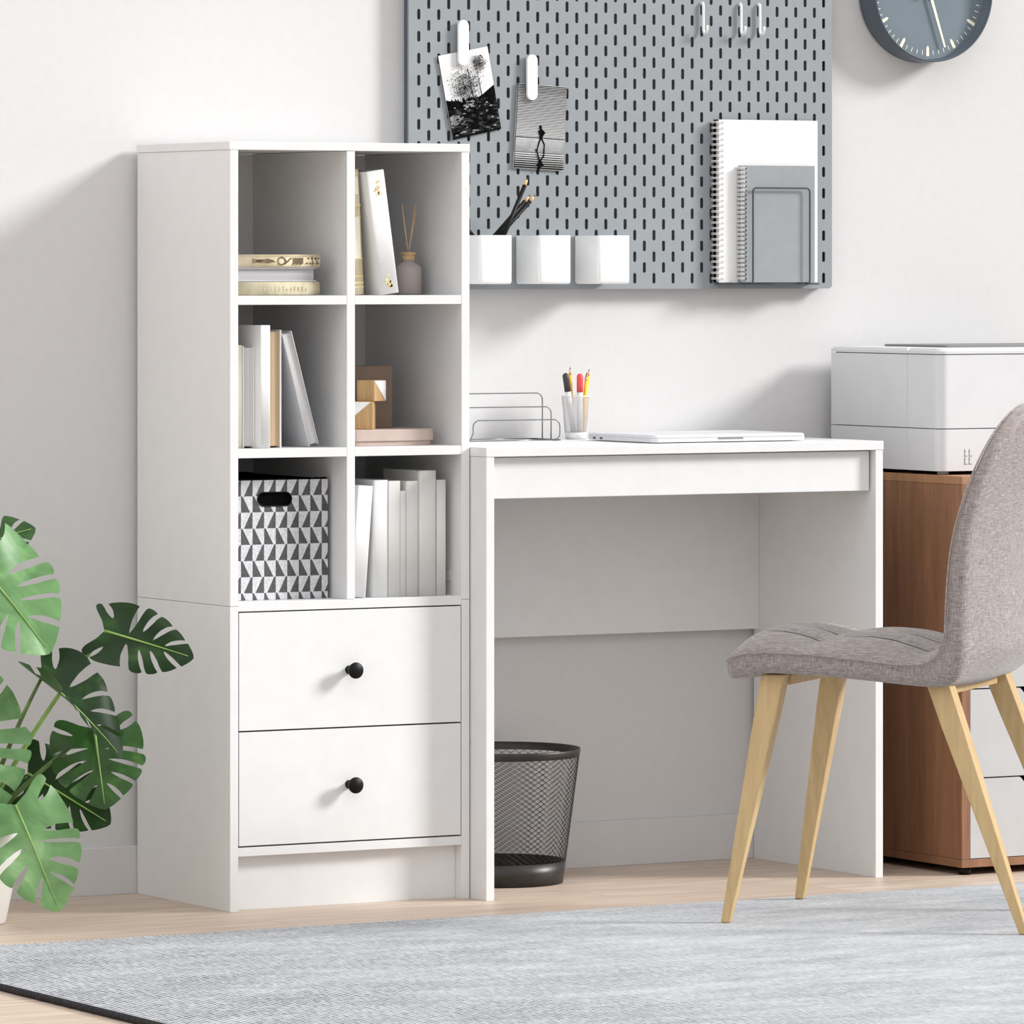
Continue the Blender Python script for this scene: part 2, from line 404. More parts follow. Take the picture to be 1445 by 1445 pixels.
# ------------------------------------------------------------------ desk
DX0, DX1, DF, DH = W + .0015, 1.2287, -.3943, .7478
desk = thing('desk', 'white panel desk with shallow drawer front standing against the tall cabinet', 'desk', ((DX0 + DX1) / 2, DF / 2, 0))
MB().box(DX0, DX1 + .0006, DF - .0008, B, DH - .0152, DH, .0007).build('desktop', 'white', desk)
for x0 in (DX0 + .0006, DX1 - .0152):
    MB().box(x0, x0 + .0150, DF, B, 0, DH - .0156, .0006).build('side_panel', 'white', desk)
MB().box(DX0 + .0159, DX1 - .0155, -.020, -.005, .407, DH - .0156, .0005).build('back_panel', 'white', desk)
m = MB().box(DX0 + .0178, DX1 - .0185, DF + .015, DF + .030, .6625, DH - .0172, .0012)
m.box(DX0 + .03, DX1 - .03, DF + .03, DF + .30, .668, .672)
m.build('drawer', 'white', desk)

# ------------------------------------------------------------------ books
def book(name, label, group, p, t, d, h, cover, pages, facing='spine', lean=0., lying=False, roundspine=.003, board=.0018, decor=None):
    """p: bottom front corner about which the book leans; local x thickness, y depth, z height"""
    rt = thing(name, label, 'book', p, (0, lean, 0), group)
    inset = .003
    def pt(x, y, z): return (z, y, x) if lying else (x, y, z)
    c = MB(); pg = MB()
    def bx(mb, x0, x1, y0, y1, z0, z1, bev=0):
        a, b = pt(x0, y0, z0), pt(x1, y1, z1); mb.box(a[0], b[0], a[1], b[1], a[2], b[2], bev)
    if facing == 'spine':
        bx(c, 0, board, roundspine, d, 0, h, .0004); bx(c, t - board, t, roundspine, d, 0, h, .0004)
        n = 8; out = [(t / 2 - t / 2 * math.cos(PI * k / n), roundspine * (1 - math.sin(PI * k / n))) for k in range(n + 1)]
        inn = [(board + (x / t) * (t - 2 * board), y + board) for x, y in out][::-1]
        poly = out + inn
        m_ = [pt(x, y, 0) for x, y in poly]; e_ = [pt(x, y, h) for x, y in poly]
        A = [c.bm.verts.new(q) for q in m_]; Bv = [c.bm.verts.new(q) for q in e_]; N = len(poly)
        for i in range(N):
            f = c.bm.faces.new((A[i], A[(i + 1) % N], Bv[(i + 1) % N], Bv[i])); f.smooth = i < n
        for k in range(n):
            c.bm.faces.new((A[k], A[k + 1], A[N - 2 - k], A[N - 1 - k])); c.bm.faces.new((Bv[k], Bv[k + 1], Bv[N - 2 - k], Bv[N - 1 - k]))
        bx(pg, board, t - board, roundspine + board * 1.2, d - inset, inset, h - inset)
    else:
        bx(c, 0, board, 0, d, 0, h, .0004); bx(c, t - board, t, 0, d, 0, h, .0004); bx(c, board, t - board, d - board, d, 0, h)
        bx(pg, board, t - board, .004, d - board, inset, h - inset)
    cv = c.build('cover', cover, rt, shift=Z3)
    pg.build('pages', pages, rt, shift=Z3)
    if decor: decor(cv, t, d, h)
    return rt
R_ = math.radians
sh1, sh2, sh3 = .9995, .7505, .5015
# flat stack in the upper left cubby
def spine_print(cv, t, d, h):
    m = MB(); rnd = random.Random(3)
    y = -.0006
    def quad(x0, x1, z0, z1): m.box(x0, x1, y, y + .0006, z0, z1)
    def blob(cx, cz, rx, rz, n=14, jit=.25):
        m.prism([(cx + rx * math.cos(2 * PI * k / n) * (1 + rnd.uniform(-jit, jit)), cz + rz * math.sin(2 * PI * k / n) * (1 + rnd.uniform(-jit, jit))) for k in range(n)], 1, y, y + .0006)
    x = h
    quad(0, x, t - .0022, t - .0016); quad(0, x, .0016, .0020)
    blob(x - .100, t / 2, .017, .0034)                       # engraved figure lying along the spine
    for k in range(7):
        quad(x - .125 + k * .003, x - .1235 + k * .003, t / 2 - .004 + .0006 * k, t / 2 + .004 - .0005 * k)
    for k in range(14):                                       # scroll ornament
        a = k / 13 * 2 * PI; blob(x - .071 + .007 * math.cos(a), t / 2 + .006 * math.sin(a), .0017, .0011, 8)
    for k in range(6): blob(x - .064 + k * .002, t / 2 - .004 + k * .0017, .0016, .0012, 8)
    for k in range(9): quad(x - .050 + k * .0022, x - .0491 + k * .0022, .0040 + .001 * (k % 3), t - .0045 - .0012 * (k % 2))
    for k in range(8):
        blob(x - .024 + .003 * k, t / 2 + (.0045 if k % 2 else -.0035), .0017, .0014, 8)
    quad(x - .0145, x - .0133, .003, t - .003)
    for k in range(3): blob(x - .008 + .0022 * k, t / 2 + (.004 - .004 * k), .0015, .0016, 8)
    m.build('spine_engraving', 'ink', cv, shift=Z3)
XL = .022
book('book', 'old beige book with a brown engraved spine, topmost of the flat stack', 'books lying in the upper left cubby', (XL, -.312, 1.0453), .0212, .17, .1585, 'old_print', 'pages_flat', lying=True, roundspine=.004, decor=spine_print)
book('book', 'book lying with pale page edges outward, middle of the flat stack', 'books lying in the upper left cubby', (XL, -.308, 1.0225), .0226, .165, .1535, 'cover_grey', 'pages_flat', facing='pages', lying=True)
def stamp(cv, t, d, h):
    m = MB(); rnd = random.Random(5)
    for k in range(12): m.box(.055 + k * .007, .0575 + k * .007, -.0005, .0003, t * .35, t * .35 + rnd.uniform(.003, .007))
    m.build('spine_lettering', 'cover_olive', cv, shift=Z3)
book('book', 'olive beige clothbound book, bottom of the flat stack', 'books lying in the upper left cubby', (XL, -.312, sh1 + .0004), .0222, .17, .158, 'cover_olive', 'pages_flat', lying=True, roundspine=.004, decor=stamp)
# two leaning books in the upper right cubby
def old_label(cv, t, d, h):
    for z0, z1 in ((.06, .128), (.165, .195)): MB().box(.0015, t - .004, -.0006, .0004, z0, z1).build('paper_label', 'cream', cv, shift=Z3)
    for z0, z1 in ((.012, .0135), (.019, .021), (.030, .0315), (.128, .1295), (.0585, .060), (.145, .149)):
        MB().box(.001, t - .001, -.0006, .0006, z0, z1).build('gold_line', 'inkgold', cv, shift=Z3)
    m = MB()
    for k in range(7): m.box(.010, t - .010 - .002 * (k % 3), -.0009, .0004, .070 + k * .007, .0706 + k * .007)
    m.build('label_print', 'inkgold', cv, shift=Z3)
book('book', 'old yellowed book with labelled spine standing against the cubby divider', 'leaning books in the upper right cubby', (.2415, -.300, sh1 + .0003), .0285, .15, .207, 'old_print', 'pages', lean=-R_(2.8), decor=old_label)
def gold(cv, t, d, h):
    rnd = random.Random(9)
    for zc in (.022, .176):
        m = MB()
        for k in range(16):
            x = t / 2 + rnd.uniform(-.005, .005); z = zc + rnd.uniform(-.011, .011); s = rnd.uniform(.0012, .0032)
            m.prism([(x - s, z), (x, z - s * 1.2), (x + s, z), (x, z + s * 1.2)], 1, -.0004, .0006)
        m.build('gold_emblem', 'inkgold', cv, shift=Z3)
    for z in (.055, .085, .115, .145): MB().box(.003, t - .004, .0004, .0012, z, z + .0008).build('spine_ridge', 'greyline', cv, shift=Z3)
book('book', 'white book with gold spine emblems leaning left beside the reed diffuser', 'leaning books in the upper right cubby', (.2925, -.318, sh1 + .0003), .0330, .15, .205, 'cover_white', 'pages', lean=-R_(8.0), roundspine=.002, decor=gold)
# middle left cubby
g = 'books standing in the middle left cubby'
book('book', 'narrow cream book at the left end of the middle left cubby', g, (.0165, -.305, sh2 + .0003), .0258, .12, .168, 'cover_cream', 'pages')
book('book', 'short pale grey book with pages outward beside the cream book', g, (.0425, -.305, sh2 + .0003), .0211, .12, .1665, 'cover_white', 'pages', facing='pages')
book('book', 'tallest white book in the middle left cubby', g, (.0640, -.326, sh2 + .0003), .0174, .135, .2005, 'cover_white', 'pages', roundspine=.001)
book('book', 'white covered book with beige page edges outward', g, (.0818, -.305, sh2 + .0003), .0308, .12, .1925, 'cover_white', 'pages_beige', facing='pages')
book('book', 'grey book leaning diagonally to the left in the middle left cubby', g, (.1640, -.305, sh2 + .0003), .0188, .13, .193, 'cover_grey', 'pages', facing='pages', lean=-R_(15.2))
# lower right cubby
g = 'white books in the lower right cubby'
rt = book('book', 'bright white book leaning right at the left end of the lower right cubby', g, (.2360, -.316, sh3 + .0003), .0275, .15, .184, 'cover_white', 'pages', roundspine=.002)
a = R_(4.3); rt.rotation_euler = (0, a, 0)
rt.location = (.2640 - .0275 * math.cos(a), -.316, sh3 + .0003 + .0275 * math.sin(a))
book('book', 'thick white book the leaning one rests against', g, (.2790, -.316, sh3 + .0003), .0274, .15, .1930, 'cover_white', 'pages', roundspine=.004)
book('book', 'off-white book with a diagonal sunlight edge on its spine, just left of the shortest', g, (.3068, -.315, sh3 + .0003), .0222, .15, .1912, 'cover_offwhite', 'pages', roundspine=.001)
book('book', 'thin shortest book of the lower right cubby', g, (.3293, -.315, sh3 + .0003), .0106, .15, .1745, 'cover_offwhite', 'pages', roundspine=.001)
book('book', 'pale greenish white book between the shortest and the tallest', g, (.3403, -.315, sh3 + .0003), .0236, .15, .1905, 'cover_offwhite', 'pages', roundspine=.003)
book('book', 'tallest white book with rounded spine in the lower right cubby', g, (.3643, -.316, sh3 + .0003), .0344, .125, .2072, 'cover_offwhite', 'pages', roundspine=.006)
book('book', 'shadowed white book at the right end of the lower right cubby', g, (.3990, -.313, sh3 + .0003), .0172, .15, .1915, 'cover_offwhite', 'pages', roundspine=.001)

# ------------------------------------------------------------------ diffuser
df = thing('reed_diffuser', 'frosted glass reed diffuser with cork collar and reeds in the upper right cubby', 'diffuser', (.3904, -.23, sh1))
c = (.3904, -.23, sh1)
MB().lathe([(.0, .0004), (.0205, .0004), (.0225, .003), (.0225, .042), (.021, .0475), (.0155, .052), (.0105, .0545), (.0105, .058)], c, 'z', 36).build('bottle', 'gl', df)
MB().lathe([(.0, .0018), (.0205, .0018), (.0212, .004), (.0212, .030), (.0, .030)], c, 'z', 36).build('liquid', 'liquid', df)
MB().lathe([(.0, .0582), (.0112, .0582), (.0112, .0675), (.0130, .0675), (.0130, .0712), (.0, .0712)], c, 'z', 28, smooth=False).build('cork_collar', 'cork', df)
for tx, ty, tz in ((-.012, .0, .1515), (.0122, -.004, .1528), (.020, .004, .152), (.0195, .012, .150)):
    MB().tube([(c[0] - tx * .2, c[1] - ty * .2, sh1 + .05), (c[0] + tx, c[1] + ty, sh1 + tz)], .0011, 6).build('reed', 'reed', df)

# ------------------------------------------------------------------ middle right cubby
bx_ = thing('lidded_box', 'flat taupe lidded box with rounded corners under the wooden blocks', 'box', (.325, -.22, sh2))
MB().rrect(.2420, .4055, -.2970, -.143, sh2 + .0004, sh2 + .026, .022).build('base', 'boxpink', bx_)
MB().rrect(.2385, .4090, -.3005, -.1395, sh2 + .0085, sh2 + .0270, .024, topbev=.0008).build('lid', 'boxpink', bx_)
zl = sh2 + .0272
def block(label, cx, cy, z0, s, rz, tri):
    b = thing('wooden_block', label, 'block', (cx, cy, z0), (0, 0, rz), 'wooden blocks with marble corners')
    h = s / 2
    MB().box(-h, h, -h, h, 0, s, .0012).build('wood_body', 'blockwood', b, shift=Z3)
    MB().prism(tri(h, s), 1, -h - .0006, -h + .0008).build('marble_corner', 'marble', b, shift=Z3)
block('larger wooden block with marble corner on the taupe box', .2830, -.262, zl, .0462, R_(-34), lambda h, s: [(-h + .0005, s - .0008), (h - .004, s - .0008), (-h + .0005, s * .22)])
block('smaller wooden block balanced on the larger block', .3012, -.2655, zl + .0464, .0345, R_(28), lambda h, s: [(h - .0006, s - .0006), (-h + .001, s - .0006), (h - .0006, .0008)])
MB().box(.2630, .3742, -.205, -.165, zl, zl + .1035, .0012).build('gift_box', 'boxbrown', loc=(.3186, -.185, zl))
tag(bpy.data.objects['gift_box'], 'dark brown upright box standing behind the wooden blocks', 'box')

# ------------------------------------------------------------------ slotted panels
def slot_cell(mb, x0, x1, z0, z1, cx, cz, hw, hl, y, horiz=False, seg=4, deep=0, wall_mi=0):
    """rectangle with a stadium shaped hole"""
    inner = []
    if horiz:
        for s, a0 in ((1, -PI / 2), (-1, PI / 2)):
            for k in range(seg * 2 + 1):
                a = a0 + PI * k / (seg * 2); inner.append((cx + s * (hl - hw) + hw * math.cos(a), cz + hw * math.sin(a)))
    else:
        for s, a0 in ((1, 0), (-1, PI)):
            for k in range(seg * 2 + 1):
                a = a0 + PI * k / (seg * 2); inner.append((cx + hw * math.cos(a), cz + s * (hl - hw) + hw * math.sin(a)))
    outer = []
    for (px, pz) in inner:
        dx, dz = px - cx, pz - cz
        tx = ((x1 - cx) if dx > 0 else (cx - x0)) / max(abs(dx), 1e-9); tz = ((z1 - cz) if dz > 0 else (cz - z0)) / max(abs(dz), 1e-9)
        t = min(tx, tz); outer.append((cx + dx * t, cz + dz * t))
    V = lambda p: mb.bm.verts.new((p[0], y, p[1]))
    I = [V(p) for p in inner]; O = [V(p) for p in outer]; n = len(I)
    if deep:
        K = [mb.bm.verts.new((p[0], y + deep, p[1])) for p in inner]; keep = mb.mi; mb.mi = wall_mi
        mb._new([mb.bm.faces.new((I[i], I[(i + 1) % n], K[(i + 1) % n], K[i])) for i in range(n)]); mb.mi = keep
    for i in range(n):
        j = (i + 1) % n
        a, b = outer[i], outer[j]
        fl = [I[i], O[i], O[j], I[j]]
        onv = lambda p: abs(p[0] - x0) < 1e-7 or abs(p[0] - x1) < 1e-7
        onh = lambda p: abs(p[1] - z0) < 1e-7 or abs(p[1] - z1) < 1e-7
        if (onv(a) and not onh(a) and onh(b) and not onv(b)): cpt = (a[0], b[1])
        elif (onh(a) and not onv(a) and onv(b) and not onh(b)): cpt = (b[0], a[1])
        else: cpt = None
        if cpt: fl = [I[i], O[i], V(cpt), O[j], I[j]]
        elif onh(a) and onh(b) and abs(a[1] - b[1]) > 1e-7:
            xs = x1 if a[0] > cx else x0; fl = [I[i], O[i], V((xs, a[1])), V((xs, b[1])), O[j], I[j]]
        elif onv(a) and onv(b) and abs(a[0] - b[0]) > 1e-7:
            zs = z1 if a[1] > cz else z0; fl = [I[i], O[i], V((a[0], zs)), V((b[0], zs)), O[j], I[j]]
        try: mb._new([mb.bm.faces.new(fl)])
        except ValueError: pass

# ------------------------------------------------------------------ patterned storage box
sb = thing('storage_box', 'storage box with grey triangle print and black handle hole in the lower left cubby', 'box', (.112, -.155, sh3))
sx0, sx1, sy0, sy1, sz0, sz1 = .0170, .2065, -.290, -.022, sh3 + .0004, .6975
m = MB(); hc = (.1078, .6662)
hz0 = hc[1] - .022
slot_cell(m, sx0, sx1, hz0, hc[1] + .022, hc[0], hc[1], .0107, .0310, sy0, horiz=True)
m.face([(sx0, sy0, sz0), (sx1, sy0, sz0), (sx1, sy0, hz0), (sx0, sy0, hz0)])
m.face([(sx0, sy0, hc[1] + .022), (sx1, sy0, hc[1] + .022), (sx1, sy0, sz1), (sx0, sy0, sz1)])
for p in ([(sx0, sy0), (sx0, sy1)], [(sx0, sy1), (sx1, sy1)], [(sx1, sy1), (sx1, sy0)]):
    m.face([(p[0][0], p[0][1], sz0), (p[1][0], p[1][1], sz0), (p[1][0], p[1][1], sz1), (p[0][0], p[0][1], sz1)])
m.face([(sx0, sy0, sz0), (sx1, sy0, sz0), (sx1, sy1, sz0), (sx0, sy1, sz0)])
m.weld().build('box_body', 'pattern', sb)
m = MB(); e = .0015
for (a0, b0) in (((sx0 + e, sy0 + e), (sx0 + e, sy1 - e)), ((sx0 + e, sy1 - e), (sx1 - e, sy1 - e)), ((sx1 - e, sy1 - e), (sx1 - e, sy0 + e))):
    m.face([(a0[0], a0[1], sz0 + .002), (b0[0], b0[1], sz0 + .002), (b0[0], b0[1], sz1 + .001), (a0[0], a0[1], sz1 + .001)])
m.box(hc[0] - .042, hc[0] + .042, sy0 + .004, sy0 + .006, hc[1] - .018, hc[1] + .018)
rnd = random.Random(4)
pts = [(sx0 + e + (sx1 - sx0 - 2 * e) * k / 40, sy0 + .002, sz1 + .0006 + rnd.uniform(-.0006, .0012)) for k in range(41)]
m.tube(pts, .0022, 6)
pts = [(sx0 + e + (sx1 - sx0 - 2 * e) * k / 40, sy1 - .004, sz1 + .001 + rnd.uniform(-.0006, .0012)) for k in range(41)]
m.tube(pts, .0022, 6)
m.build('lining', 'dark', sb)['label'] = 'black fabric lining'
m = MB()
st = [(hc[0] + s * .0203 + .0112 * math.cos(a0 + PI * k / 8), sy0 - .0004, hc[1] + .0112 * math.sin(a0 + PI * k / 8)) for s, a0 in ((1, -PI / 2), (-1, PI / 2)) for k in range(9)]
m.tube(st, .0011, 6, closed=True); m.build('handle_rim', 'black', sb)

# ------------------------------------------------------------------ pegboard
PBY = -.015
PX0, PX1, PZ0, PZ1 = .5100, 1.3690, 1.0075, 1.6300
pit, vp, hx0 = .019576, .0377, .5292
m = MB(); HW, HL = .0031, .0093
cols = 43
for i in range(cols):
    cx = hx0 + i * pit; x0, x1 = cx - pit / 2, cx + pit / 2
    zc0 = 1.0261 if i % 2 == 0 else 1.0261 + vp / 2
    k = 0; zlo = PZ0
    zb = zc0 - vp / 2
    first = True
    while True:
        zc = zc0 + k * vp
        if zc + HL > PZ1 - .006: break
        lo = PZ0 if first else zc - vp / 2
        nxt = zc + vp
        hi = PZ1 if nxt + HL > PZ1 - .006 else zc + vp / 2
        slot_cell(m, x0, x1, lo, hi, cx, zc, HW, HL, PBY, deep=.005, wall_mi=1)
        first = False; k += 1
xl, xr = hx0 - pit / 2, hx0 + (cols - .5) * pit
cr = .007
def margin(xa, xb, s):
    # side strip with rounded outer corners
    pts = [(xa, PBY, PZ0)]
    pts += [(xb - s * cr + s * cr * math.sin(t), PBY, PZ0 + cr - cr * math.cos(t)) for t in [PI / 2 * q / 6 for q in range(7)]]
    pts += [(xb - s * cr + s * cr * math.cos(t), PBY, PZ1 - cr + cr * math.sin(t)) for t in [PI / 2 * q / 6 for q in range(7)]]
    pts += [(xa, PBY, PZ1)]
    m.face(pts)
margin(xr, PX1, 1); margin(xl, PX0, -1)
m.weld(1e-6)
peg = thing('pegboard', 'large grey wall pegboard with rows of vertical slots above the desk', 'pegboard', ((PX0 + PX1) / 2, PBY, PZ0))
outl = []
for ox, oz, a0 in ((PX1 - cr, PZ1 - cr, 0), (PX0 + cr, PZ1 - cr, PI / 2), (PX0 + cr, PZ0 + cr, PI), (PX1 - cr, PZ0 + cr, 1.5 * PI)):
    outl += [(ox + cr * math.cos(a0 + PI / 2 * q / 6), oz + cr * math.sin(a0 + PI / 2 * q / 6)) for q in range(7)]
for q in range(len(outl)):
    a, b = outl[q], outl[(q + 1) % len(outl)]
    m.face([(a[0], PBY, a[1]), (b[0], PBY, b[1]), (b[0], PBY + .005, b[1]), (a[0], PBY + .005, a[1])])
for f in m.bm.faces: f.normal_update()
pb = m.build('panel', ['board', 'slot_shade'], peg, normals=False)
m = MB()
m.box(PX0 + .004, PX1 - .004, PBY + .0055, PBY + .0245, PZ0 + .004, PZ0 + .009).box(PX0 + .004, PX1 - .004, PBY + .0055, PBY + .0245, PZ1 - .009, PZ1 - .004)
m.box(PX0 + .004, PX0 + .008, PBY + .0055, PBY + .0245, PZ0 + .009, PZ1 - .009).box(PX1 - .007, PX1 - .003, PBY + .0055, PBY + .0245, PZ0 + .009, PZ1 - .009)
m.build('back_frame', 'clock_case', peg)

# ---- pots on the pegboard
def pot_thing(label, x0):
    x1 = x0 + .0640; y0, y1, z0, z1 = -.1000, PBY - .0004, 1.0166, 1.1002; w = .0022; r = .006
    p = thing('pegboard_pot', label, 'pot', (x0, y0, z0), group='white pots hung along the pegboard')
    m = MB()
    def ring(ins, z):
        out = []
        X0, X1, Y0, Y1 = x0 + ins, x1 - ins, y0 + ins, y1 - ins; rr = max(r - ins, .001)
        for cx, cy, a0 in ((X1 - rr, Y1 - rr, 0), (X0 + rr, Y1 - rr, PI / 2), (X0 + rr, Y0 + rr, PI), (X1 - rr, Y0 + rr, 1.5 * PI)):
            for k in range(6): a = a0 + PI / 2 * k / 5; out.append(m.bm.verts.new((cx + rr * math.cos(a), cy + rr * math.sin(a), z)))
        return out
    rs = [ring(.0035, z0), ring(.0008, z0 + .0015), ring(0, z0 + .005), ring(0, z1 - .0006), ring(.0006, z1), ring(w - .0004, z1), ring(w, z1 - .0006), ring(w, z0 + w)]
    for q, (a, b) in enumerate(zip(rs, rs[1:])):
        n = len(a)
        for k in range(n): m._new([m.bm.faces.new((a[k], a[(k + 1) % n], b[(k + 1) % n], b[k]))], True)
    m.bm.faces.new(rs[0][::-1]); m.bm.faces.new(rs[-1])
    o = m.build('body', 'plastic', p)
    mb = MB(); mb.box(x0 + .020, x0 + .025, y1 - .0005, y1 + .008, z1 - .02, z1 - .006).box(x0 + .0395, x0 + .0445, y1 - .0005, y1 + .008, z1 - .02, z1 - .006)
    mb.build('hanging_peg', 'plastic', p)
    return p
p1 = pot_thing('white pegboard pot nearest the tall cabinet, holding black pencils', .6018)
copy_thing(p1, (.7184, -.1000, 1.0166), 'middle white pegboard pot, hanging between the two others')
copy_thing(p1, (.8362, -.1000, 1.0166), 'white pegboard pot farthest from the tall cabinet')

# ---- pencils
def pencil(label, a, b, r, body, group, tiplen=.016, wood_=True):
    """a: blunt end, b: point"""
    a, b = Vector(a), Vector(b); d = (b - a).normalized(); L = (b - a).length
    p = thing('pencil', label, 'pencil', a, group=group)
    q = d.to_track_quat('Z', 'Y'); p.rotation_euler = q.to_euler()
    MB().tube([(0, 0, 0), (0, 0, L - tiplen)], r, 6).build('body', body, p, shift=Z3)
    MB().tube([(0, 0, L - tiplen), (0, 0, L - tiplen * .35)], [r * .97, r * .4], 10).build('sharpened_cone', 'pencil_wood', p, shift=Z3)
    MB().tube([(0, 0, L - tiplen * .36), (0, 0, L)], [r * .41, r * .06], 10).build('lead', 'graphite', p, shift=Z3)
    return p
gp = 'black pencils in the pegboard pot'
pencil('tallest black pencil in the pegboard pot', (.6175, -.0880, 1.0205), (.7045, -.0860, 1.2005), .0036, 'black', gp)
pencil('lower black pencil of the right-leaning trio, nearest the tallest', (.6110, -.0700, 1.064), (.7120, -.0820, 1.1705), .0036, 'black', gp)
pencil('lower black pencil of the right-leaning trio, farthest right', (.6125, -.0600, 1.050), (.7290, -.0700, 1.1705), .0036, 'black', gp)
pencil('black pencil leaning left out of the pegboard pot, mostly behind the cabinet', (.6560, -.0450, 1.060), (.5650, -.0550, 1.150), .0036, 'black', gp)

# ---- photo clips and photos
def clip(label, cx, z0, z1, group='white clips holding photos'):
    c = thing('photo_clip', label, 'clip', (cx, PBY, z1), group=group)
    r = .0106; n = 10
    poly = [(cx + r * math.cos(PI * k / n), z1 - r + r * math.sin(PI * k / n)) for k in range(n + 1)] + [(cx + r * math.cos(PI + PI * k / n), z0 + r + r * math.sin(PI + PI * k / n)) for k in range(n + 1)]
    m = MB(); yb, yf = PBY - .0060, PBY - .0110
    rings = []
    for ins, y in ((0, yb), (0, yf + .0012), (.0012, yf)):
        s = 1 - ins / r
        rings.append([m.bm.verts.new((cx + (p[0] - cx) * s, y, (z0 + z1) / 2 + (p[1] - (z0 + z1) / 2) * (1 - ins / ((z1 - z0) / 2)))) for p in poly])
    for a, b in zip(rings, rings[1:]):
        for k in range(len(a)): m._new([m.bm.faces.new((a[k], a[(k + 1) % len(a)], b[(k + 1) % len(a)], b[k]))], True)
    m.bm.faces.new(rings[0]); m.bm.faces.new(rings[-1])
    m.build('front_tongue', 'plastic', c)
    MB().box(cx - .0060, cx + .0060, PBY - .0062, PBY - .0002, z1 - .020, z1 - .006, .0008).build('base_block', 'plastic', c)
clip('white clip holding the tree photograph', .6115, 1.3910, 1.4700)
clip('white clip holding the striped walking figure photograph', .7478, 1.3335, 1.4132)
def quadmap(P):
    """P: corners tl,tr,br,bl as (x,z); returns map (s,t) with s right, t down"""
    def f(s, t):
        a = [P[0][i] * (1 - s) + P[1][i] * s for i in (0, 1)]; b = [P[3][i] * (1 - s) + P[2][i] * s for i in (0, 1)]
        return (a[0] * (1 - t) + b[0] * t, a[1] * (1 - t) + b[1] * t)
    return f
def photo(name, label, P, y, draw):
    cx = sum(p[0] for p in P) / 4; cz = sum(p[1] for p in P) / 4
    rt = thing(name, label, 'photo', (cx, y, cz), group='photos clipped to the pegboard')
    f = quadmap(P)
    MB().prism([f(0, 0), f(1, 0), f(1, 1), f(0, 1)], 1, y, y + .0008).build('card', 'paper', rt)
    m = MB(); cnt = [0]
    def poly(pts, mi):
        m.mi = mi; cnt[0] += 1; yy = y - .0001 - .00002 * (cnt[0] if cnt[0] < 90 else 90 + cnt[0] % 30)
        m.face([(q[0], yy, q[1]) for q in (f(*p) for p in pts)])
    draw(poly)
    for ff in m.bm.faces:
        if ff.normal.y > 0: ff.normal_flip()
    m.build('picture', ['pw', 'pg', 'pl', 'pb', 'pd'], rt, normals=False)
def draw_trees(P):
    rnd = random.Random(11)
    P([(.0, .0), (1, .0), (1, .62), (0, .62)], 0)
    P([(0, .53), (.1, .555), (.22, .56), (.36, .60), (.5, .615), (.62, .575), (.75, .545), (.88, .50), (1, .46), (1, 1), (0, 1)], 3)
    P([(0, .66), (.25, .65), (.5, .62), (.68, .6), (1, .58), (1, .98), (0, .98)], 4)
    P([(.02, .74), (.08, .715), (.16, .72), (.22, .75), (.30, .765), (.26, .785), (.29, .80), (.20, .815), (.16, .84), (.08, .845), (.05, .87), (.02, .86)], 1)
    for k in range(34):
        x, t = rnd.gauss(.50, .09), rnd.gauss(.65, .025); s_ = rnd.uniform(.008, .03)
        P([(x - s_, t), (x, t - s_ * .35), (x + s_, t), (x, t + s_ * .35)], 2)
    for k in range(160):
        x, t = rnd.random(), .60 + .38 * rnd.random(); w, h = rnd.uniform(.03, .10), rnd.uniform(.006, .018)
        if x + w > 1: continue
        P([(x, t), (x + w * .3, t - h), (x + w, t - h * .3), (x + w * .6, t + h * .6)], rnd.choice((3, 3, 3, 3, 1)))
    def trunk(x0, t0, x1, t1, w0, w1): P([(x0 - w0, t0), (x0 + w0, t0), (x1 + w1, t1), (x1 - w1, t1)], 3)
    trunk(.52, .20, .56, .84, .006, .016); trunk(.70, .30, .74, .90, .005, .016); trunk(.30, .42, .33, .68, .004, .008); trunk(.72, .08, .70, .34, .003, .006)
    for k in range(1700):
        c = rnd.random()
        if c < .7: x, t = rnd.gauss(.43, .13), rnd.gauss(.40, .095)
        else: x, t = rnd.gauss(.76, .06), rnd.gauss(.17, .055)
        if not (.06 < x < .95 and .08 < t < .62): continue
        s = rnd.uniform(.004, .015)
        P([(x - s, t), (x - s * .2, t - s * .45), (x + s, t - s * .1), (x + s * .3, t + s * .5)], 3 if rnd.random() < .6 else 1)
    for k in range(26):
        x = rnd.uniform(.02, .98); t = .56 - .08 * max(0, x - .6); s = rnd.uniform(.012, .04)
        P([(x - s, t + s), (x, t - s * .9), (x + s, t + s)], 3)
photo('photo_print', 'tilted black and white photo of trees, pinned higher at left', [(.5651, 1.4076), (.6621, 1.4257), (.6894, 1.2839), (.5936, 1.2640)], PBY - .0038, draw_trees)
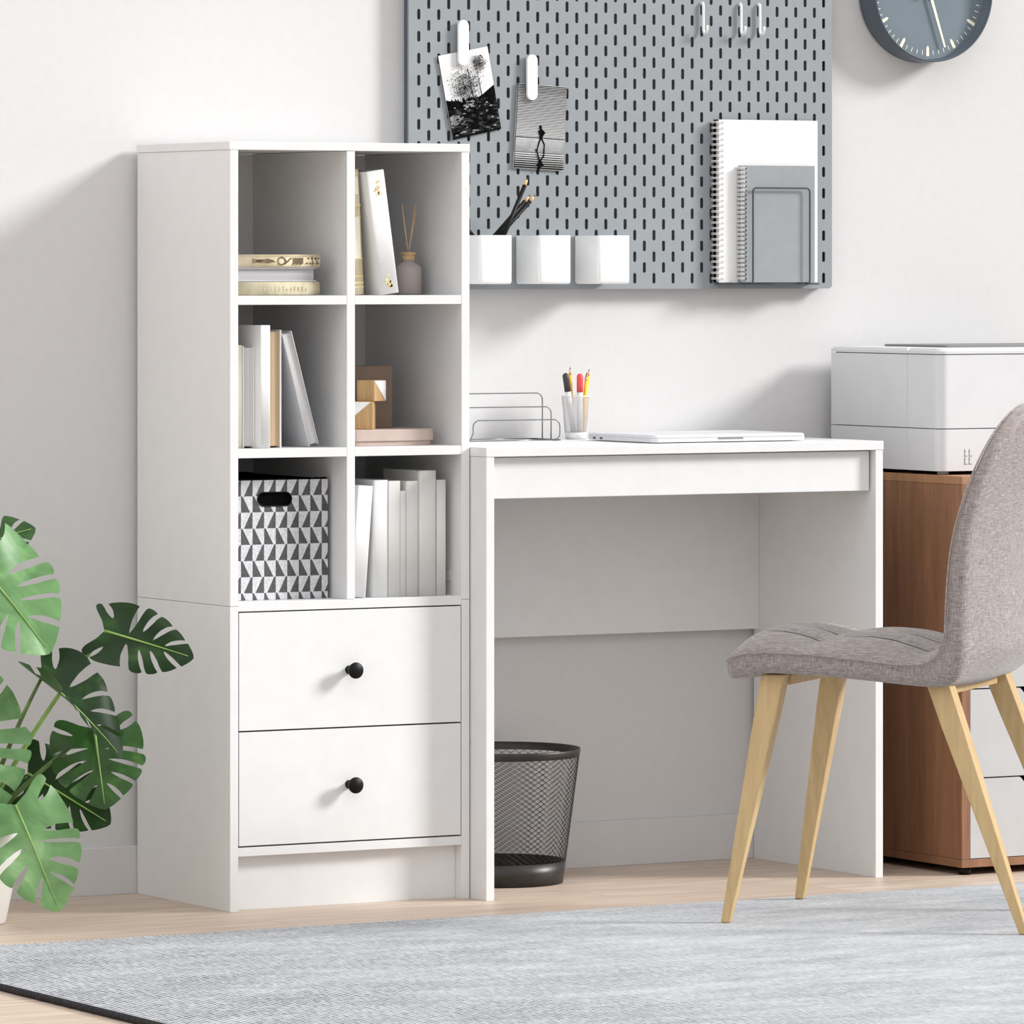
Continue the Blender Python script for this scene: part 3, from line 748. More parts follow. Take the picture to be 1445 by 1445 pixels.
def draw_figure(P):
    P([(0, 0), (1, 0), (1, 1), (0, 1)], 0)
    n = 33
    for k in range(n):
        t = .005 + .62 * k / n; h = .0125 * (1 - .62 * k / n) * (1 if k > 4 else 1.1)
        P([(0, t), (1, t), (1, t + h), (0, t + h)], 3)
    P([(0, .635), (1, .635), (1, .80), (0, .80)], 2)
    for k in range(9):
        t = .655 + .016 * k; P([(0, t), (1, t), (1, t + .003 + .0008 * k), (0, t + .003 + .0008 * k)], 1)
    P([(0, .622), (1, .622), (1, .632), (0, .632)], 3)
    for k in range(8):
        t = .80 + .025 * k; P([(0, t), (1, t), (1, t + .007 + .0014 * k), (0, t + .007 + .0014 * k)], 3)
    P([(0, 0), (.012, 0), (.012, 1), (0, 1)], 3)
    def body(fy):
        c = [(.50 + .028 * math.cos(2 * PI * k / 10), fy(.500 + .017 * math.sin(2 * PI * k / 10))) for k in range(10)]; P(c, 3)
        P([(.47, fy(.487)), (.53, fy(.487)), (.52, fy(.478)), (.49, fy(.474))], 3)
        P([(.492, fy(.515)), (.518, fy(.515)), (.56, fy(.535)), (.60, fy(.560)), (.575, fy(.590)), (.555, fy(.605)), (.55, fy(.640)), (.49, fy(.640)), (.485, fy(.590)), (.455, fy(.565)), (.47, fy(.540))], 3)
        P([(.49, fy(.635)), (.525, fy(.635)), (.49, fy(.70)), (.465, fy(.765)), (.445, fy(.765)), (.46, fy(.70))], 3)
        P([(.515, fy(.635)), (.55, fy(.635)), (.605, fy(.70)), (.60, fy(.765)), (.58, fy(.765)), (.58, fy(.705))], 3)
        P([(.41, fy(.765)), (.465, fy(.757)), (.468, fy(.775)), (.42, fy(.778))], 3)
        P([(.575, fy(.757)), (.605, fy(.755)), (.60, fy(.785)), (.575, fy(.785))], 3)
    body(lambda t: t)
    body(lambda t: .778 + (.778 - t) * .78)
photo('photo_print', 'black and white photo of a walking silhouette before stripes, pinned lower at right', [(.7218, 1.3632), (.8203, 1.3577), (.8125, 1.2122), (.7127, 1.2169)], PBY - .0042, draw_figure)

# ---- hooks
def hook(label, x):
    h = thing('wall_hook', label, 'hook', (x, PBY, 1.511), group='white hooks on the pegboard')
    pts = [(x, PBY + .006, 1.507), (x, PBY - .001, 1.509), (x, PBY - .0035, 1.5095), (x, PBY - .0052, 1.5075), (x, PBY - .0056, 1.502), (x, PBY - .0056, 1.463), (x, PBY - .0075, 1.4575), (x, PBY - .012, 1.4552), (x, PBY - .0165, 1.4575), (x, PBY - .0185, 1.463), (x, PBY - .0190, 1.4700)]
    return MB().tube(pts, .0025, 10).build('hook_wire', 'plastic', h)
hook('white hook nearest the photos', 1.0969)
hook('middle of the three white hooks', 1.1752)
hook('white hook farthest from the photos, beside the middle one', 1.2143)

# ---- notebooks and their wire holder
def notebook(label, x0, x1, z0, z1, y0, t, cover, nring, back):
    nb = thing('spiral_notebook', label, 'notebook', ((x0 + x1) / 2, y0, z0), group='spiral notebooks in the pegboard holder')
    MB().box(x0, x1, y0, y0 + .0012, z0, z1, .0002).build('front_cover', cover, nb)
    MB().box(x0 + .001, x1 - .002, y0 + .0013, y0 + t - .0013, z0 + .001, z1 - .002).build('pages', 'pages', nb)
    MB().box(x0 - .004, x1, y0 + t - .0012, y0 + t, z0, z1).build('back_cover', back, nb)
    m = MB(); step = (z1 - z0 - .012) / (nring - 1); rr = t * .78
    for k in range(nring):
        z = z0 + .006 + k * step
        for dz in (0, .0022):
            m.tube([(x0 + .001 + rr * math.cos(a) * 1.15 - .001, y0 + t / 2 + rr * math.sin(a), z + dz) for a in [2 * PI * q / 10 for q in range(10)]], .0006, 5, closed=True)
    m.build('spiral_binding', 'paper', nb)
    m = MB()
    for k in range(nring):
        z = z0 + .006 + k * step
        m.box(x0 + .0062, x0 + .0085, y0 - .0003, y0 + .0004, z - .0010, z + .0014)
    m.build('punched_holes', 'dark', nb)
    return nb
notebook('larger white spiral notebook standing in the wire holder', 1.1225, 1.3280, 1.0186, 1.3050, PBY - .0165, .0120, 'paper', 29, 'dark')
notebook('smaller grey spiral notebook in front of the white one', 1.1640, 1.3150, 1.0186, 1.2245, PBY - .0275, .0080, 'greypaper', 26, 'greypaper')
hd = thing('wire_holder', 'dark grey wire holder carrying the two notebooks', 'holder', (1.236, PBY, 1.015))
yf = PBY - .0350; xa, xb, zb, zt, rc = 1.1815, 1.3000, 1.0160, 1.1850, .0070
top = arc((xa + rc, zt - rc), rc, PI, PI / 2, 5, lambda x, z: (x, yf, z)) + arc((xb - rc, zt - rc), rc, PI / 2, 0, 5, lambda x, z: (x, yf, z))
MB().tube([(xa, PBY - .0003, zb), (xa, yf + .006, zb), (xa, yf + .002, zb + .001), (xa, yf, zb + .006)] + top + [(xb, yf, zb + .006), (xb, yf + .002, zb + .001), (xb, yf + .006, zb), (xb, PBY - .0003, zb)], .0017, 8).build('front_loop', 'wire_dark', hd)
for y in (PBY - .012, PBY - .024): MB().tube([(1.119, y, zb), (1.326, y, zb)], .0016, 8).build('shelf_wire', 'wire_dark', hd)
for x in (1.1265, 1.2320): MB().tube([(x, PBY - .0003, zb - .0004), (x, yf + .008, zb - .0004)], .0014, 8).build('mounting_wire', 'wire_dark', hd)

# ------------------------------------------------------------------ wall clock
CX, CZ = 1.568, 1.5405
ck = thing('wall_clock', 'round slate grey wall clock with cream hands, cut off by the top edge', 'clock', (CX, WALL, CZ))
MB().lathe([(0, WALL - .0005), (.1255, WALL - .0005), (.1280, WALL - .006), (.1275, -.040), (.1268, -.0435), (.1252, -.0445), (.1240, -.0435), (.1225, -.0215), (.0, -.0205)], (CX, 0, CZ), 'y', 72).build('case', 'clock_case', ck)
dial = MB().lathe([(0, -.0225), (.1222, -.0225), (.1222, -.0212), (0, -.0212)], (CX, 0, CZ), 'y', 64, smooth=False).build('dial', 'clock_dial', ck)
m = MB()
for k in range(60):
    a = 2 * PI * k / 60; rad = Vector((math.sin(a), 0, math.cos(a))); tan = Vector((math.cos(a), 0, -math.sin(a))); c0 = Vector((CX, -.0229, CZ))
    if k % 5 == 0: pr = [(.0970, 0), (.1015, .0028), (.1165, .0032), (.1165, -.0032), (.1015, -.0028)]
    else: pr = [(.1065, .0007), (.1145, .0007), (.1145, -.0007), (.1065, -.0007)]
    m.face([c0 + rad * r + tan * w for r, w in pr])
m.build('hour_markings', 'cream', dial)
def hand(name, ang, L, w, y):
    a = math.radians(ang); rad = Vector((math.sin(a), 0, math.cos(a))); tan = Vector((math.cos(a), 0, -math.sin(a))); m = MB()
    pts = [Vector((CX, 0, CZ)) + rad * r + tan * q for r, q in ((-.018, w * .8), (0, w), (L, w * .62), (L, -w * .62), (0, -w), (-.018, -w * .8))]
    m.prism([(p.x, p.z) for p in pts], 1, y, y + .0012); m.build(name, 'cream', ck)
hand('minute_hand', 161.5, .1055, .0029, -.0290)
hand('hour_hand', 314, .07, .0036, -.0265)
MB().lathe([(0, -.0375), (.005, -.0375), (.005, -.0226), (0, -.0226)], (CX, 0, CZ), 'y', 20, smooth=False).build('hand_hub', 'cream', ck)

# ------------------------------------------------------------------ letter sorter
ls = thing('letter_sorter', 'grey wire letter sorter with three stepped loops on the desk', 'letter sorter', (.675, -.07, DH))
XR, XL_ = .7590, .5880; wr = .0011; zb = DH + .0022
for y, zt in ((-.100, .7840), (-.070, .8055), (-.040, .8285)):
    rc = .0120
    rt_ = arc((XR - rc, zt - rc), rc, PI / 2, 0, 6, lambda x, z: (x, y, z))
    lt_ = arc((XL_ + rc, zt - rc), rc, PI, PI / 2, 6, lambda x, z: (x, y, z))
    left = [(XL_ - .008, y - .002, zb - .0008), (XL_ - .004, y, zb + .004), (XL_, y, zb + .012)]
    if y == -.100: right = [(XR, y, zb + .012)] + arc((XR - .010, zb + .010), .010, 0, -PI / 2, 5, lambda x, z: (x, y, z))
    else: right = [(XR, y, zb)]
    MB().tube(left + lt_ + rt_ + right, wr, 8).build('wire_loop', 'chrome', ls)
MB().box(XR - .0100, XR + .001, -.1012, -.012, DH + .0003, DH + .0024, .0005).build('base_bar', 'wire_dark', ls)
m = MB()
m.tube([(XL_ - .006, -.101, zb - .0008), (XR - .006, -.101, zb - .0008)], .0009, 6); m.tube([(XL_ - .006, -.014, zb - .0008), (XR - .006, -.014, zb - .0008)], .0009, 6)
m.tube([(XL_ - .006, -.101, zb - .0008), (XL_ - .006, -.014, zb - .0008)], .0009, 6)
m.build('base_wire', 'chrome', ls)

# ------------------------------------------------------------------ woven mesh shells
def lattice(n, z0, z1, r0, r1, c, rows, thick, name, matname, parent):
    m = MB(); V = []
    for i in range(rows + 1):
        t = i / rows; r = r0 + (r1 - r0) * t; z = z0 + (z1 - z0) * t; off = .5 if i % 2 else 0
        V.append([m.bm.verts.new((c[0] + r * math.cos(2 * PI * (k + off) / n), c[1] + r * math.sin(2 * PI * (k + off) / n), z)) for k in range(n)])
    for i in range(rows - 1):
        for k in range(n):
            l, r_ = ((k - 1) % n, k) if i % 2 == 0 else (k, (k + 1) % n)
            m.bm.faces.new((V[i][k], V[i + 1][r_], V[i + 2][k], V[i + 1][l]))
    o = m.build(name, matname, parent)
    wf = o.modifiers.new('wires', 'WIREFRAME'); wf.thickness = thick; wf.use_replace = True; wf.use_even_offset = False
    return o
# pen cup
PCX, PCY = .8205, -.0500
cup = thing('pen_cup', 'white wire mesh pen cup on the desk beside the letter sorter', 'pen cup', (PCX, PCY, DH))
def cone(z): return .0187 + (.0247 - .0187) * (z / .0755)
MB().lathe([(0, DH + .0003), (cone(0), DH + .0003), (cone(.013), DH + .0130), (cone(.013) - .0008, DH + .0130), (cone(0) - .0008, DH + .0012), (0, DH + .0012)], (PCX, PCY, 0), 'z', 40).build('base_band', 'silver_mesh', cup)
lattice(44, DH + .0128, DH + .0745, cone(.0128), cone(.0745), (PCX, PCY), 48, .0008, 'mesh_wall', 'silver_mesh', cup)
MB().lathe([(cone(.0735) - .0006, DH + .0735), (cone(.0735) + .0006, DH + .0735), (cone(.0755) + .0008, DH + .0755), (cone(.0755) - .0004, DH + .0757), (cone(.0735) - .0006, DH + .0735)], (PCX, PCY, 0), 'z', 40, caps=False).build('rim', 'silver_mesh', cup)
gy = 'yellow pencils in the pen cup'
def inc(dx, dy, z=.002): return (PCX + dx, PCY + dy, DH + z)
pencil('yellow pencil between the black and red markers', inc(-.0030, .0060), (.8118, -.0500 + .006, .8735), .0030, 'yellow', gy, .014)
pencil('yellow pencil just right of the red marker', inc(.0085, -.0095), (.8362, -.0600, .8605), .0030, 'yellow', gy, .012)
pencil('orange pencil in the pen cup behind the rightmost one', inc(.0090, -.0030), (.8385, -.0560, .8640), .0030, 'orange', gy, .010)
pencil('rightmost yellow pencil in the pen cup', inc(.0110, .0030), (.8480, -.0480, .8695), .0030, 'yellow', gy, .012)
def marker(label, a, b, cap, caplen=.031, r=.0057):
    a, b = Vector(a), Vector(b); d = (b - a).normalized(); L = (b - a).length
    p = thing('marker_pen', label, 'marker', a, group='markers in the pen cup'); p.rotation_euler = d.to_track_quat('Z', 'Y').to_euler()
    MB().lathe([(0, 0), (r * .9, 0), (r * .9, L - caplen), (0, L - caplen)], Z3, 'z', 20).build('barrel', 'plastic', p, shift=Z3)
    MB().lathe([(r * .85, L - caplen - .001), (r, L - caplen - .001), (r, L - .004), (r * .8, L - .002), (r * .55, L - .0012), (r * .55, L), (0, L)], Z3, 'z', 20).build('cap', cap, p, shift=Z3)
marker('white marker with black cap leaning left in the pen cup', inc(-.0070, -.0060), (.7955, -.0560, .8625), 'markerblack')
marker('white marker with red cap in the pen cup', inc(.0015, -.0100), (.8225, -.0600, .8615), 'red')

# ------------------------------------------------------------------ laptop
lp = thing('laptop', 'closed silver laptop lying on the desk', 'laptop', (.9590, -.2220, DH), (0, 0, R_(1.2)))
MB().rrect(-.1550, .1550, -.1080, .1080, .0016, .0085, .010).build('base', 'laptop', lp, shift=Z3)
MB().rrect(-.1550, .1550, -.1080, .1080, .0088, .0138, .010, topbev=.0022).build('lid', 'laptop', lp, shift=Z3)
MB().rrect(-.0260, .0260, -.1083, -.1050, .0055, .0087, .001).build('finger_notch', 'printer_dark', lp, shift=Z3)
for y in (.060, .082): MB().box(-.1553, -.1540, y - .0045, y + .0045, .0035, .0068, .0005).build('side_port', 'graphite', lp, shift=Z3)
for x in (-.13, .13):
    for y in (-.09, .09): MB().lathe([(0, .0003), (.006, .0003), (.006, .0016), (0, .0016)], (x, y, 0), 'z', 16).build('rubber_foot', 'rubber', lp, shift=Z3)

# ------------------------------------------------------------------ waste basket
BX, BY = .6210, -.1395
wb = thing('waste_basket', 'black wire mesh waste basket on the floor under the desk', 'waste basket', (BX, BY, 0))
def wr_(z): return .1050 + (.1345 - .1050) * z / .228
MB().lathe([(0, .0004), (wr_(0), .0004), (wr_(.038), .038), (wr_(.038) - .0015, .038), (wr_(0) - .0015, .002), (0, .002)], (BX, BY, 0), 'z', 64).build('base_band', 'mesh_black', wb)
lattice(54, .0375, .2185, wr_(.0375) - .0006, wr_(.2185) - .0006, (BX, BY), 40, .0012, 'mesh_wall', 'mesh_black', wb)
MB().lathe([(wr_(.2150) - .0014, .2150), (wr_(.2150) + .0004, .2150), (wr_(.228) + .0006, .2275), (wr_(.228) - .0004, .2285), (wr_(.228) - .0018, .2275), (wr_(.2150) - .0014, .2150)], (BX, BY, 0), 'z', 64, caps=False).build('rim', 'mesh_black', wb)

# ------------------------------------------------------------------ drawer cabinet under the printer
KX0, KX1, KF, KB, KZ0, KZ1 = 1.3583, 1.7620, -.4435, -.002, .0134, .6859
kc = thing('drawer_cabinet', 'brown wooden drawer cabinet with white drawer fronts under the printer', 'cabinet', ((KX0 + KX1) / 2, KF / 2, 0))
for x0 in (KX0, KX1 - .0168): MB().box(x0, x0 + .0168, KF, KB, KZ0 + .0145, KZ1 - .0145, .0005).build('side_panel', 'oak', kc)
MB().box(KX0, KX1, KF, KB, KZ1 - .0140, KZ1, .0005).build('top_panel', 'oaklight', kc)
MB().box(KX0, KX1, KF, KB, KZ0, KZ0 + .0140, .0005).build('bottom_panel', 'oak', kc)
MB().box(KX0 + .017, KX1 - .017, KB - .006, KB, KZ0 + .0145, KZ1 - .0145).build('back_panel', 'oak', kc)
MB().box(KX0 + .0172, KX1 - .0172, KF + .022, KF + .026, KZ0 + .0145, KZ1 - .0145).build('shade_backing', 'dark', kc)  # added black sheet, stands in for shade behind the drawer notches
nx0, nx1, nd = 1.4790, 1.6420, .020
for z0, z1 in ((.0288, .1652), (.1676, .3188), (.3212, .4940), (.4964, .6700)):
    a, b = KX0 + .0182, KX1 - .0182
    poly = [(a, z0), (b, z0), (b, z1), (nx1, z1), (nx1 - .004, z1 - .003), (nx1 - .016, z1 - nd + .003), (nx1 - .022, z1 - nd), (nx0 + .022, z1 - nd), (nx0 + .016, z1 - nd + .003), (nx0 + .004, z1 - .003), (nx0, z1), (a, z1)]
    MB().prism(poly, 1, KF + .001, KF + .018).build('drawer', 'drawer_shaded', kc)
for x in (KX0 + .018, KX1 - .018):
    for y in (KF + .018, KB - .03):
        MB().lathe([(0, .0003), (.011, .0003), (.012, KZ0), (0, KZ0)], (x, y, 0), 'z', 20).build('foot', 'black', kc)

# ------------------------------------------------------------------ printer
QX0, QX1, QF, QB = 1.3610, 1.8000, -.3700, -.0220
pt_ = thing('printer', 'white box shaped office printer on the brown drawer cabinet', 'printer', ((QX0 + QX1) / 2, (QF + QB) / 2, KZ1))
ys = -.2690
def shell(name, z0, z1, tb=0.):
    m = MB()
    m.rrect(QX0, QX1, QF, ys - .0004, z0, z1, .018, 8, topbev=tb, rback=.0008)
    m.rrect(QX0, QX1, ys + .0004, QB, z0, z1, .0008, 4, topbev=tb, rback=.004)
    return m.build(name, 'printer', pt_)
shell('lower_housing', .6925, .7648); shell('upper_housing', .7666, .8935); shell('lid', .8952, .9045, .0045)
MB().rrect(QX0 + .003, QX1 - .003, QF + .003, QB - .003, .6935, .9000, .016).build('core', 'printer_dark', pt_)
for x in (QX0 + .022, QX1 - .022):
    for y in (QF + .022, QB - .022): MB().lathe([(0, KZ1 + .0003), (.010, KZ1 + .0003), (.010, .6936), (0, .6936)], (x, y, 0), 'z', 20).build('foot', 'rubber', pt_)
m = MB(); ye = QF - .0004
for bxx in (1.4128, 1.4222):
    for bz in (.7175, .7036):
        m.box(bxx, bxx + .0012, ye, ye + .001, bz, bz + .0128); m.box(bxx, bxx + .0062, ye, ye + .001, bz, bz + .0012)
        m.box(bxx, bxx + .0030, ye, ye + .001, bz + .0085, bz + .0093)
m.build('emblem', 'printer_dark', pt_)
MB().rrect(1.4550, QX1 - .012, -.250, -.05, .9046, .9085, .006, topbev=.001).build('top_cover', 'printer_dark', pt_)['label'] = 'thin grey flap on the printer top'

# ------------------------------------------------------------------ rug
RT = .0110
rug = thing('rug', 'grey and white striped woven rug with black edge on the wooden floor', 'rug', (.6, -1.6, 0))
RX0, RX1, RY0, RY1 = -.7720, 2.3000, -2.9000, -.6755
MB().box(RX0 + .003, RX1, RY0, RY1, .004, RT).build('pile', 'rug', rug, shift=(RX0, 0, 0)).location = (RX0 - .6, 1.6, 0)
m = MB(); rnd = random.Random(2)
pts = [(RX0 + .003 + rnd.uniform(-.0009, .0009), RY0 + (RY1 - RY0) * k / 160, .0056) for k in range(161)]
m.tube(pts, .0054, 8); m.build('binding', 'rugedge', rug)['label'] = 'black bound edge'

# ------------------------------------------------------------------ chair
ch = thing('dining_chair', 'grey brown upholstered chair with quilted seat and splayed pale wooden legs', 'chair', (.8667, -1.0222, RT), (0, 0, math.atan2(.638, .77)))
# local x: sitter's right, y: forward, z: up from the rug
zo = -RT + .0
def lerp_profile(pts, n):
    # arc length resample with Catmull-Rom smoothing
    P = [Vector((p[0], p[1], p[2])) for p in pts]; out = []
    for i in range(len(P) - 1):
        p0, p1, p2, p3 = P[max(i - 1, 0)], P[i], P[i + 1], P[min(i + 2, len(P) - 1)]
        for k in range(12):
            t = k / 12
            out.append(.5 * ((2 * p1) + (-p0 + p2) * t + (2 * p0 - 5 * p1 + 4 * p2 - p3) * t * t + (-p0 + 3 * p1 - 3 * p2 + p3) * t ** 3))
    out.append(P[-1])
    L = [0]
    for a, b in zip(out, out[1:]): L.append(L[-1] + (b - a).length)
    res = []; j = 0
    for k in range(n + 1):
        s = L[-1] * k / n
        while j < len(L) - 2 and L[j + 1] < s: j += 1
        t = (s - L[j]) / max(L[j + 1] - L[j], 1e-9); res.append(out[j].lerp(out[j + 1], t))
    return res
# inner (sitting) side at the edge: (forward, height, half width)
inner = lerp_profile([(.250, .4190, .182), (.240, .4290, .188), (.222, .4360, .193), (.195, .4400, .199), (.122, .4410, .207), (.015, .4330, .208), (-.0565, .4270, .206), (-.0950, .4340, .204), (-.1150, .4620, .204),
                      (-.1200, .5200, .207), (-.1240, .5700, .209), (-.1300, .6150, .210), (-.1420, .6680, .206), (-.1560, .7150, .197), (-.1700, .7560, .178), (-.1820, .7900, .148), (-.1910, .8140, .108), (-.1960, .8270, .064), (-.1975, .8310, .020)], 84)
outer = lerp_profile([(.2440, .3960, .178), (.232, .3965, .186), (.215, .4000, .192), (.1759, .4070, .199), (.120, .4060, .205), (.0650, .4038, .206), (-.0207, .3970, .204), (-.0850, .3920, .200), (-.1200, .3945, .198), (-.1400, .4120, .200),
                      (-.1465, .4400, .203), (-.1480, .4840, .206), (-.1520, .5600, .209), (-.1590, .6330, .209), (-.1700, .6850, .203), (-.1830, .7300, .194), (-.1960, .7680, .174), (-.2060, .7980, .142), (-.2130, .8190, .104), (-.2160, .8310, .060), (-.2165, .8345, .018)], 84)
NT_ = 28
m = MB(); loops = []; ridge = {}
def quilt(y, z):
    # pillow rows along the seat, only on the flat part
    w = max(0, min(1, (y + .13) / .05)) * max(0, min(1, (.262 - y) / .03)) * (1 if z < .47 else 0)
    ph = (y - .112) / .182
    return (.018 * abs(math.sin(PI * ph)) ** .8) * w
for i in range(85):
    a, b = inner[i], outer[i]; loop = []
    back = max(0., min(1., (a.y - .44) / .10))
    for k in range(NT_ + 1):
        t = -1 + 2 * k / NT_; fall = max(0, 1 - abs(t) ** 6) ; dome = (1 - t * t)
        y = a.x - .022 * dome * back; z = a.y + quilt(a.x, a.y) * fall + .017 * dome ** .7 * (1 - back) * max(0, min(1, (.262 - a.x) / .05))
        for s in (-.5, 0, .5):                                        # stitched channels
            if back < .2: z -= .006 * math.exp(-((t - s) / .05) ** 2) * (1 if -.1 < a.x < .24 else 0)
        loop.append(m.bm.verts.new((t * a.z, y, z + zo)))
    for k in range(NT_, -1, -1):
        t = -1 + 2 * k / NT_; dome = (1 - t * t)
        bk = max(0., min(1., (b.y - .395) / .05)) if b.x < -.05 else 0
        y = b.x - .034 * dome * bk; z = b.y - .006 * dome * (1 - bk)
        loop.append(m.bm.verts.new((t * b.z, y, z + zo)))
    loops.append(loop)
n = len(loops[0])
for a, b in zip(loops, loops[1:]):
    for k in range(n): m._new([m.bm.faces.new((a[k], a[(k + 1) % n], b[(k + 1) % n], b[k]))], True)
for L in (loops[0], loops[-1]):
    h = n // 2
    for k in range(h - 1): m._new([m.bm.faces.new((L[k], L[k + 1], L[n - 2 - k], L[n - 1 - k]))], True)
inner_pts = [[v.co.copy() for v in lp_[:NT_ + 1]] for lp_ in loops]
seat = m.build('upholstered_shell', 'fabric', ch, shift=Z3)
ss = seat.modifiers.new('smooth', 'SUBSURF'); ss.levels = 1; ss.render_levels = 1
m = MB()
def pipe_line(k, off): return [p[k] + Vector((off, 0, .0)) for p in inner_pts[1:-1]]
for k, off in ((0, -.0012), (NT_, .0012)):
    m.tube([p + Vector((0, 0, -.0015)) if p.z < .45 else p + Vector((0, -.002, 0)) for p in pipe_line(k, off)], .0016, 6)
m.build('piping', 'fabric', ch, shift=Z3)
m = MB()
for s in (-.5, 0, .5):
    k = int(round((s + 1) / 2 * NT_))
    seg = [p[k] + Vector((0, 0, .0012)) for p in inner_pts if -.085 < p[k].y < .235 and p[k].z < .50]
    m.tube(seg, .0017, 6)
m.build('stitching', 'seam', ch, shift=Z3)
def leg(tx, ty, bx2, by2, tz):
    m = MB(); rings = []
    for t, hw, hd in ((0, .0160, .0190), (.18, .0155, .0180), (1, .0072, .0075)):
        c = Vector((tx + (bx2 - tx) * t, ty + (by2 - ty) * t, tz * (1 - t) + .0004))
        rings.append([c + Vector((sx * hw, sy * hd, 0)) for sx, sy in ((-1, -1), (1, -1), (1, 1), (-1, 1))])
    rv = [[m.bm.verts.new(p) for p in r] for r in rings]
    for a, b in zip(rv, rv[1:]):
        for k in range(4): m.bm.faces.new((a[k], a[(k + 1) % 4], b[(k + 1) % 4], b[k]))
    m.bm.faces.new(rv[0]); m.bm.faces.new(rv[-1])
    o = m.build('leg', 'legwood', ch, shift=Z3)
    bv = o.modifiers.new('edges', 'BEVEL'); bv.width = .0025; bv.segments = 3
for sx in (-1, 1):
    leg(sx * .158, .172, sx * .1895, .244, .4035 - RT); leg(sx * .158, -.098, sx * .1895, -.244, .396 - RT)
MB().box(-.145, .145, -.106, -.086, .376 - RT, .392 - RT, .002).build('rail', 'legwood', ch, shift=Z3)
MB().box(-.145, .145, .150, .170, .386 - RT, .402 - RT, .002).build('rail', 'legwood', ch, shift=Z3)

# ------------------------------------------------------------------ monstera plant
YAW = .5194
pl = thing('potted_monstera', 'monstera plant with large split leaves in a white pot at the left edge', 'plant', (-.441, -.276, 0), (0, 0, -YAW))
MB().lathe([(0, .0004), (.0625, .0004), (.065, .003), (.1000, .1650), (.1005, .1680), (.0985, .1690), (.0960, .1670), (.0945, .1480), (.0, .1480)], Z3, 'z', 56).build('pot', 'pot', pl, shift=Z3)
MB().lathe([(0, .1560), (.06, .1550), (.0940, .1520), (.0940, .1490), (0, .1490)], Z3, 'z', 40).build('soil', 'soil', pl, shift=Z3)
def leaf(base, tip, halfw, nrm, matname, seed, curl=.25, droop=.18, stem_from=None, stem_mat='stem', nl=5, fold=.12):
    rnd = random.Random(seed)
    b, t = Vector(base), Vector(tip); ax = t - b; L = ax.length; ax.normalize()
    n = Vector(nrm); n = (n - ax * n.dot(ax)).normalized(); lat = ax.cross(n)
    W_ = halfw
    def surf(x, y):
        u, v = x / W_, y / L
        z = -curl * W_ * u * u * .6 + fold * W_ * abs(u) - droop * L * (max(v, 0) ** 2) + .010 * math.sin(7 * v + 3 * abs(u) + seed) * abs(u)
        return b + lat * x + ax * (y * (1 - .06 * v * v)) + n * z
    def B(a):
        return (W_ * max(math.sin(PI * a ** .80), 0) ** .72, L * (a ** 1.22 - .34 * math.sin(PI * min(a / .42, 1)) * (1 - a)))
    def Mi(a): return L * (.02 + .70 * a ** 1.3)
    m = MB()
    for side in (-1, 1):
        bounds = [0] + [.25 + .63 * k / (nl - 1) + rnd.uniform(-.025, .025) for k in range(nl)] + [1]
        slit = [0] + [rnd.uniform(.16, .32) for _ in range(nl)] + [0]
        gm = [0] + [rnd.uniform(.15, .24) for _ in range(nl)] + [0]
        gm[1] *= .7; slit[1] = .50
        na, nr = 8, 24
        for q in range(nl + 1):
            a0, a1 = bounds[q], bounds[q + 1]; grid = []
            for j in range(nr + 1):
                r = j / nr; row = []
                def gap(i_):
                    rs = slit[i_]
                    if i_ in (0, nl + 1) or r <= rs: return 0
                    tt = (r - rs) / (1 - rs); return gm[i_] * (min(1, tt * 2.2) ** .5) * (1 - .42 * tt)
                g0, g1 = gap(q), gap(q + 1)
                for i in range(na + 1):
                    f = g0 + (1 - g0 - g1) * i / na
                    if q == 0: f = (1 - g1) * i / na
                    if q == nl: f = g0 + (1 - g0) * i / na
                    a = a0 + (a1 - a0) * f
                    bx2, by2 = B(a); my = Mi(a)
                    # lateral veins sweep forward towards the margin
                    rr = r ** .95
                    x = bx2 * rr; y = my + (by2 - my) * (r ** 1.25)
                    # lobe ends rounded
                    e2 = abs(2 * i / na - 1); trim = 1 - .05 * (e2 ** 3) * max(0, (r - .8) / .2) * (0 if q in (nl,) else 1)
                    row.append(m.bm.verts.new(surf(side * x * trim, y)))
                grid.append(row)
            for j in range(nr):
                for i in range(na):
                    try: m._new([m.bm.faces.new((grid[j][i], grid[j][i + 1], grid[j + 1][i + 1], grid[j + 1][i]))], True)
                    except ValueError: pass
    m.weld(2e-5)
    lf = m.build('leaf', matname, pl, shift=Z3)
    pts = [surf(0, L * (.0 + .93 * k / 14)) + n * .0010 for k in range(15)]
    MB().tube(pts, [.0022 * (1 - .75 * k / 14) for k in range(15)], 6).build('midrib', 'lightstem', lf, shift=Z3)
    if stem_from is not None:
        s = Vector(stem_from); e = surf(0, L * .02) - n * .0015
        mid = s.lerp(e, .5) + Vector((0, 0, .25 * (e - s).length * .35))
        pts = [s.lerp(mid, k / 12).lerp(mid.lerp(e, k / 12), k / 12) for k in range(13)]
        MB().tube(pts, [.0048 - .0022 * k / 12 for k in range(13)], 8).build('stem', stem_mat, pl, shift=Z3)
    return lf
leaf((.012, 0, .585), (.152, -.03, .432), .100, (.20, -.80, .55), 'leaf_sunlit', 1, stem_from=(.0, 0, .152), curl=.35, droop=.12)
leaf((-.005, .06, .585), (.108, .07, .642), .055, (.0, -.75, .62), 'leaf_half_shaded', 2, stem_from=(-.01, .02, .152), curl=.3)
leaf((.219, .05, .463), (.372, .04, .420), .056, (.05, -.92, .38), 'leaf_shaded', 3, stem_from=(.02, .02, .152), stem_mat='lightstem', curl=.18, droop=.05)
leaf((.120, .0, .395), (.272, -.04, .272), .060, (.62, -.42, .66), 'leaf_shaded', 4, stem_from=(.02, 0, .152), curl=-.55, fold=.35, droop=.1)
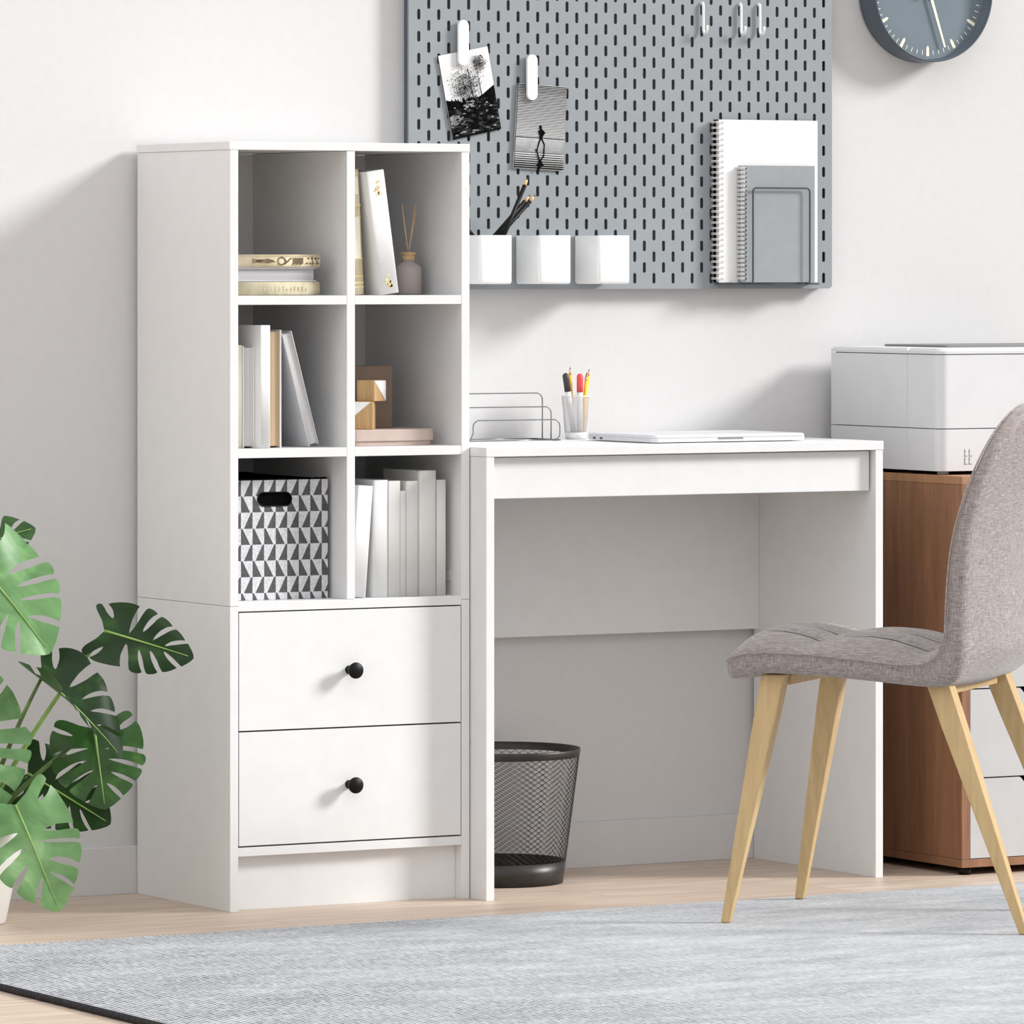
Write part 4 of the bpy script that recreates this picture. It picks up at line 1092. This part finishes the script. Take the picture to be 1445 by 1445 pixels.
leaf((.205, .02, .309), (.226, -.02, .178), .076, (.05, -.95, .25), 'leaf_half_shaded', 5, stem_from=(.03, .01, .152), curl=.3, droop=.1)
leaf((.095, .06, .234), (.238, .05, .150), .062, (.0, -.93, .36), 'leaf_shaded', 6, stem_from=(.03, .03, .152), curl=.15, droop=.05)
leaf((-.005, -.05, .350), (.060, -.09, .172), .100, (.22, -.88, .42), 'leaf_sunlit', 7, stem_from=(.0, -.03, .152), curl=.3, droop=.12)
leaf((.087, -.08, .196), (.167, -.125, .026), .078, (.15, -.90, .42), 'leaf_sunlit', 8, stem_from=(.03, -.03, .152), curl=.3, droop=.10)

# ------------------------------------------------------------------ light
wd = bpy.data.worlds.new('studio_daylight'); SC.world = wd; wd.use_nodes = True
wt = wd.node_tree; bg = wt.nodes['Background']
tc = wt.nodes.new('ShaderNodeTexCoord'); dp = wt.nodes.new('ShaderNodeVectorMath'); dp.operation = 'DOT_PRODUCT'
wt.links.new(tc.outputs['Generated'], dp.inputs[0]); dp.inputs[1].default_value = Vector((-.55, -.22, 1.1)).normalized()
rp = wt.nodes.new('ShaderNodeValToRGB'); mr = wt.nodes.new('ShaderNodeMapRange')
mr.inputs['From Min'].default_value = -1; mr.inputs['From Max'].default_value = 1
wt.links.new(dp.outputs['Value'], mr.inputs['Value']); wt.links.new(mr.outputs['Result'], rp.inputs[0])
rp.color_ramp.elements[0].color = (.14, .14, .14, 1); rp.color_ramp.elements[1].color = (1.75, 1.76, 1.77, 1)
e_ = rp.color_ramp.elements.new(.52); e_.color = (.48, .475, .47, 1)
wt.links.new(rp.outputs[0], bg.inputs['Color']); bg.inputs['Strength'].default_value = .91
sun = bpy.data.lights.new('sun', 'SUN'); sun.energy = 3.95; sun.angle = R_(14); sun.color = (1, .995, .985)
so = bpy.data.objects.new('sun', sun); COL.objects.link(so)
so.rotation_euler = Vector((-1.8, 1.0, -1.0)).to_track_quat('-Z', 'Y').to_euler(); so.location = (4, -3, 3)

# ------------------------------------------------------------------ camera
cam = bpy.data.cameras.new('camera'); co = bpy.data.objects.new('camera', cam); COL.objects.link(co)
co.location = (-4.47266, -9.08449, 1.05243); co.rotation_euler = (PI / 2, 0, -.5193962)
cam.sensor_width = 36; cam.lens = 8540.455 / 1445 * 36; cam.shift_y = -(722.5 - 371.39) / 1445
cam.clip_end = 60
SC.camera = co
SC.view_settings.view_transform = 'Standard'
SC.view_settings.look = 'None'
SC.view_settings.exposure = 0
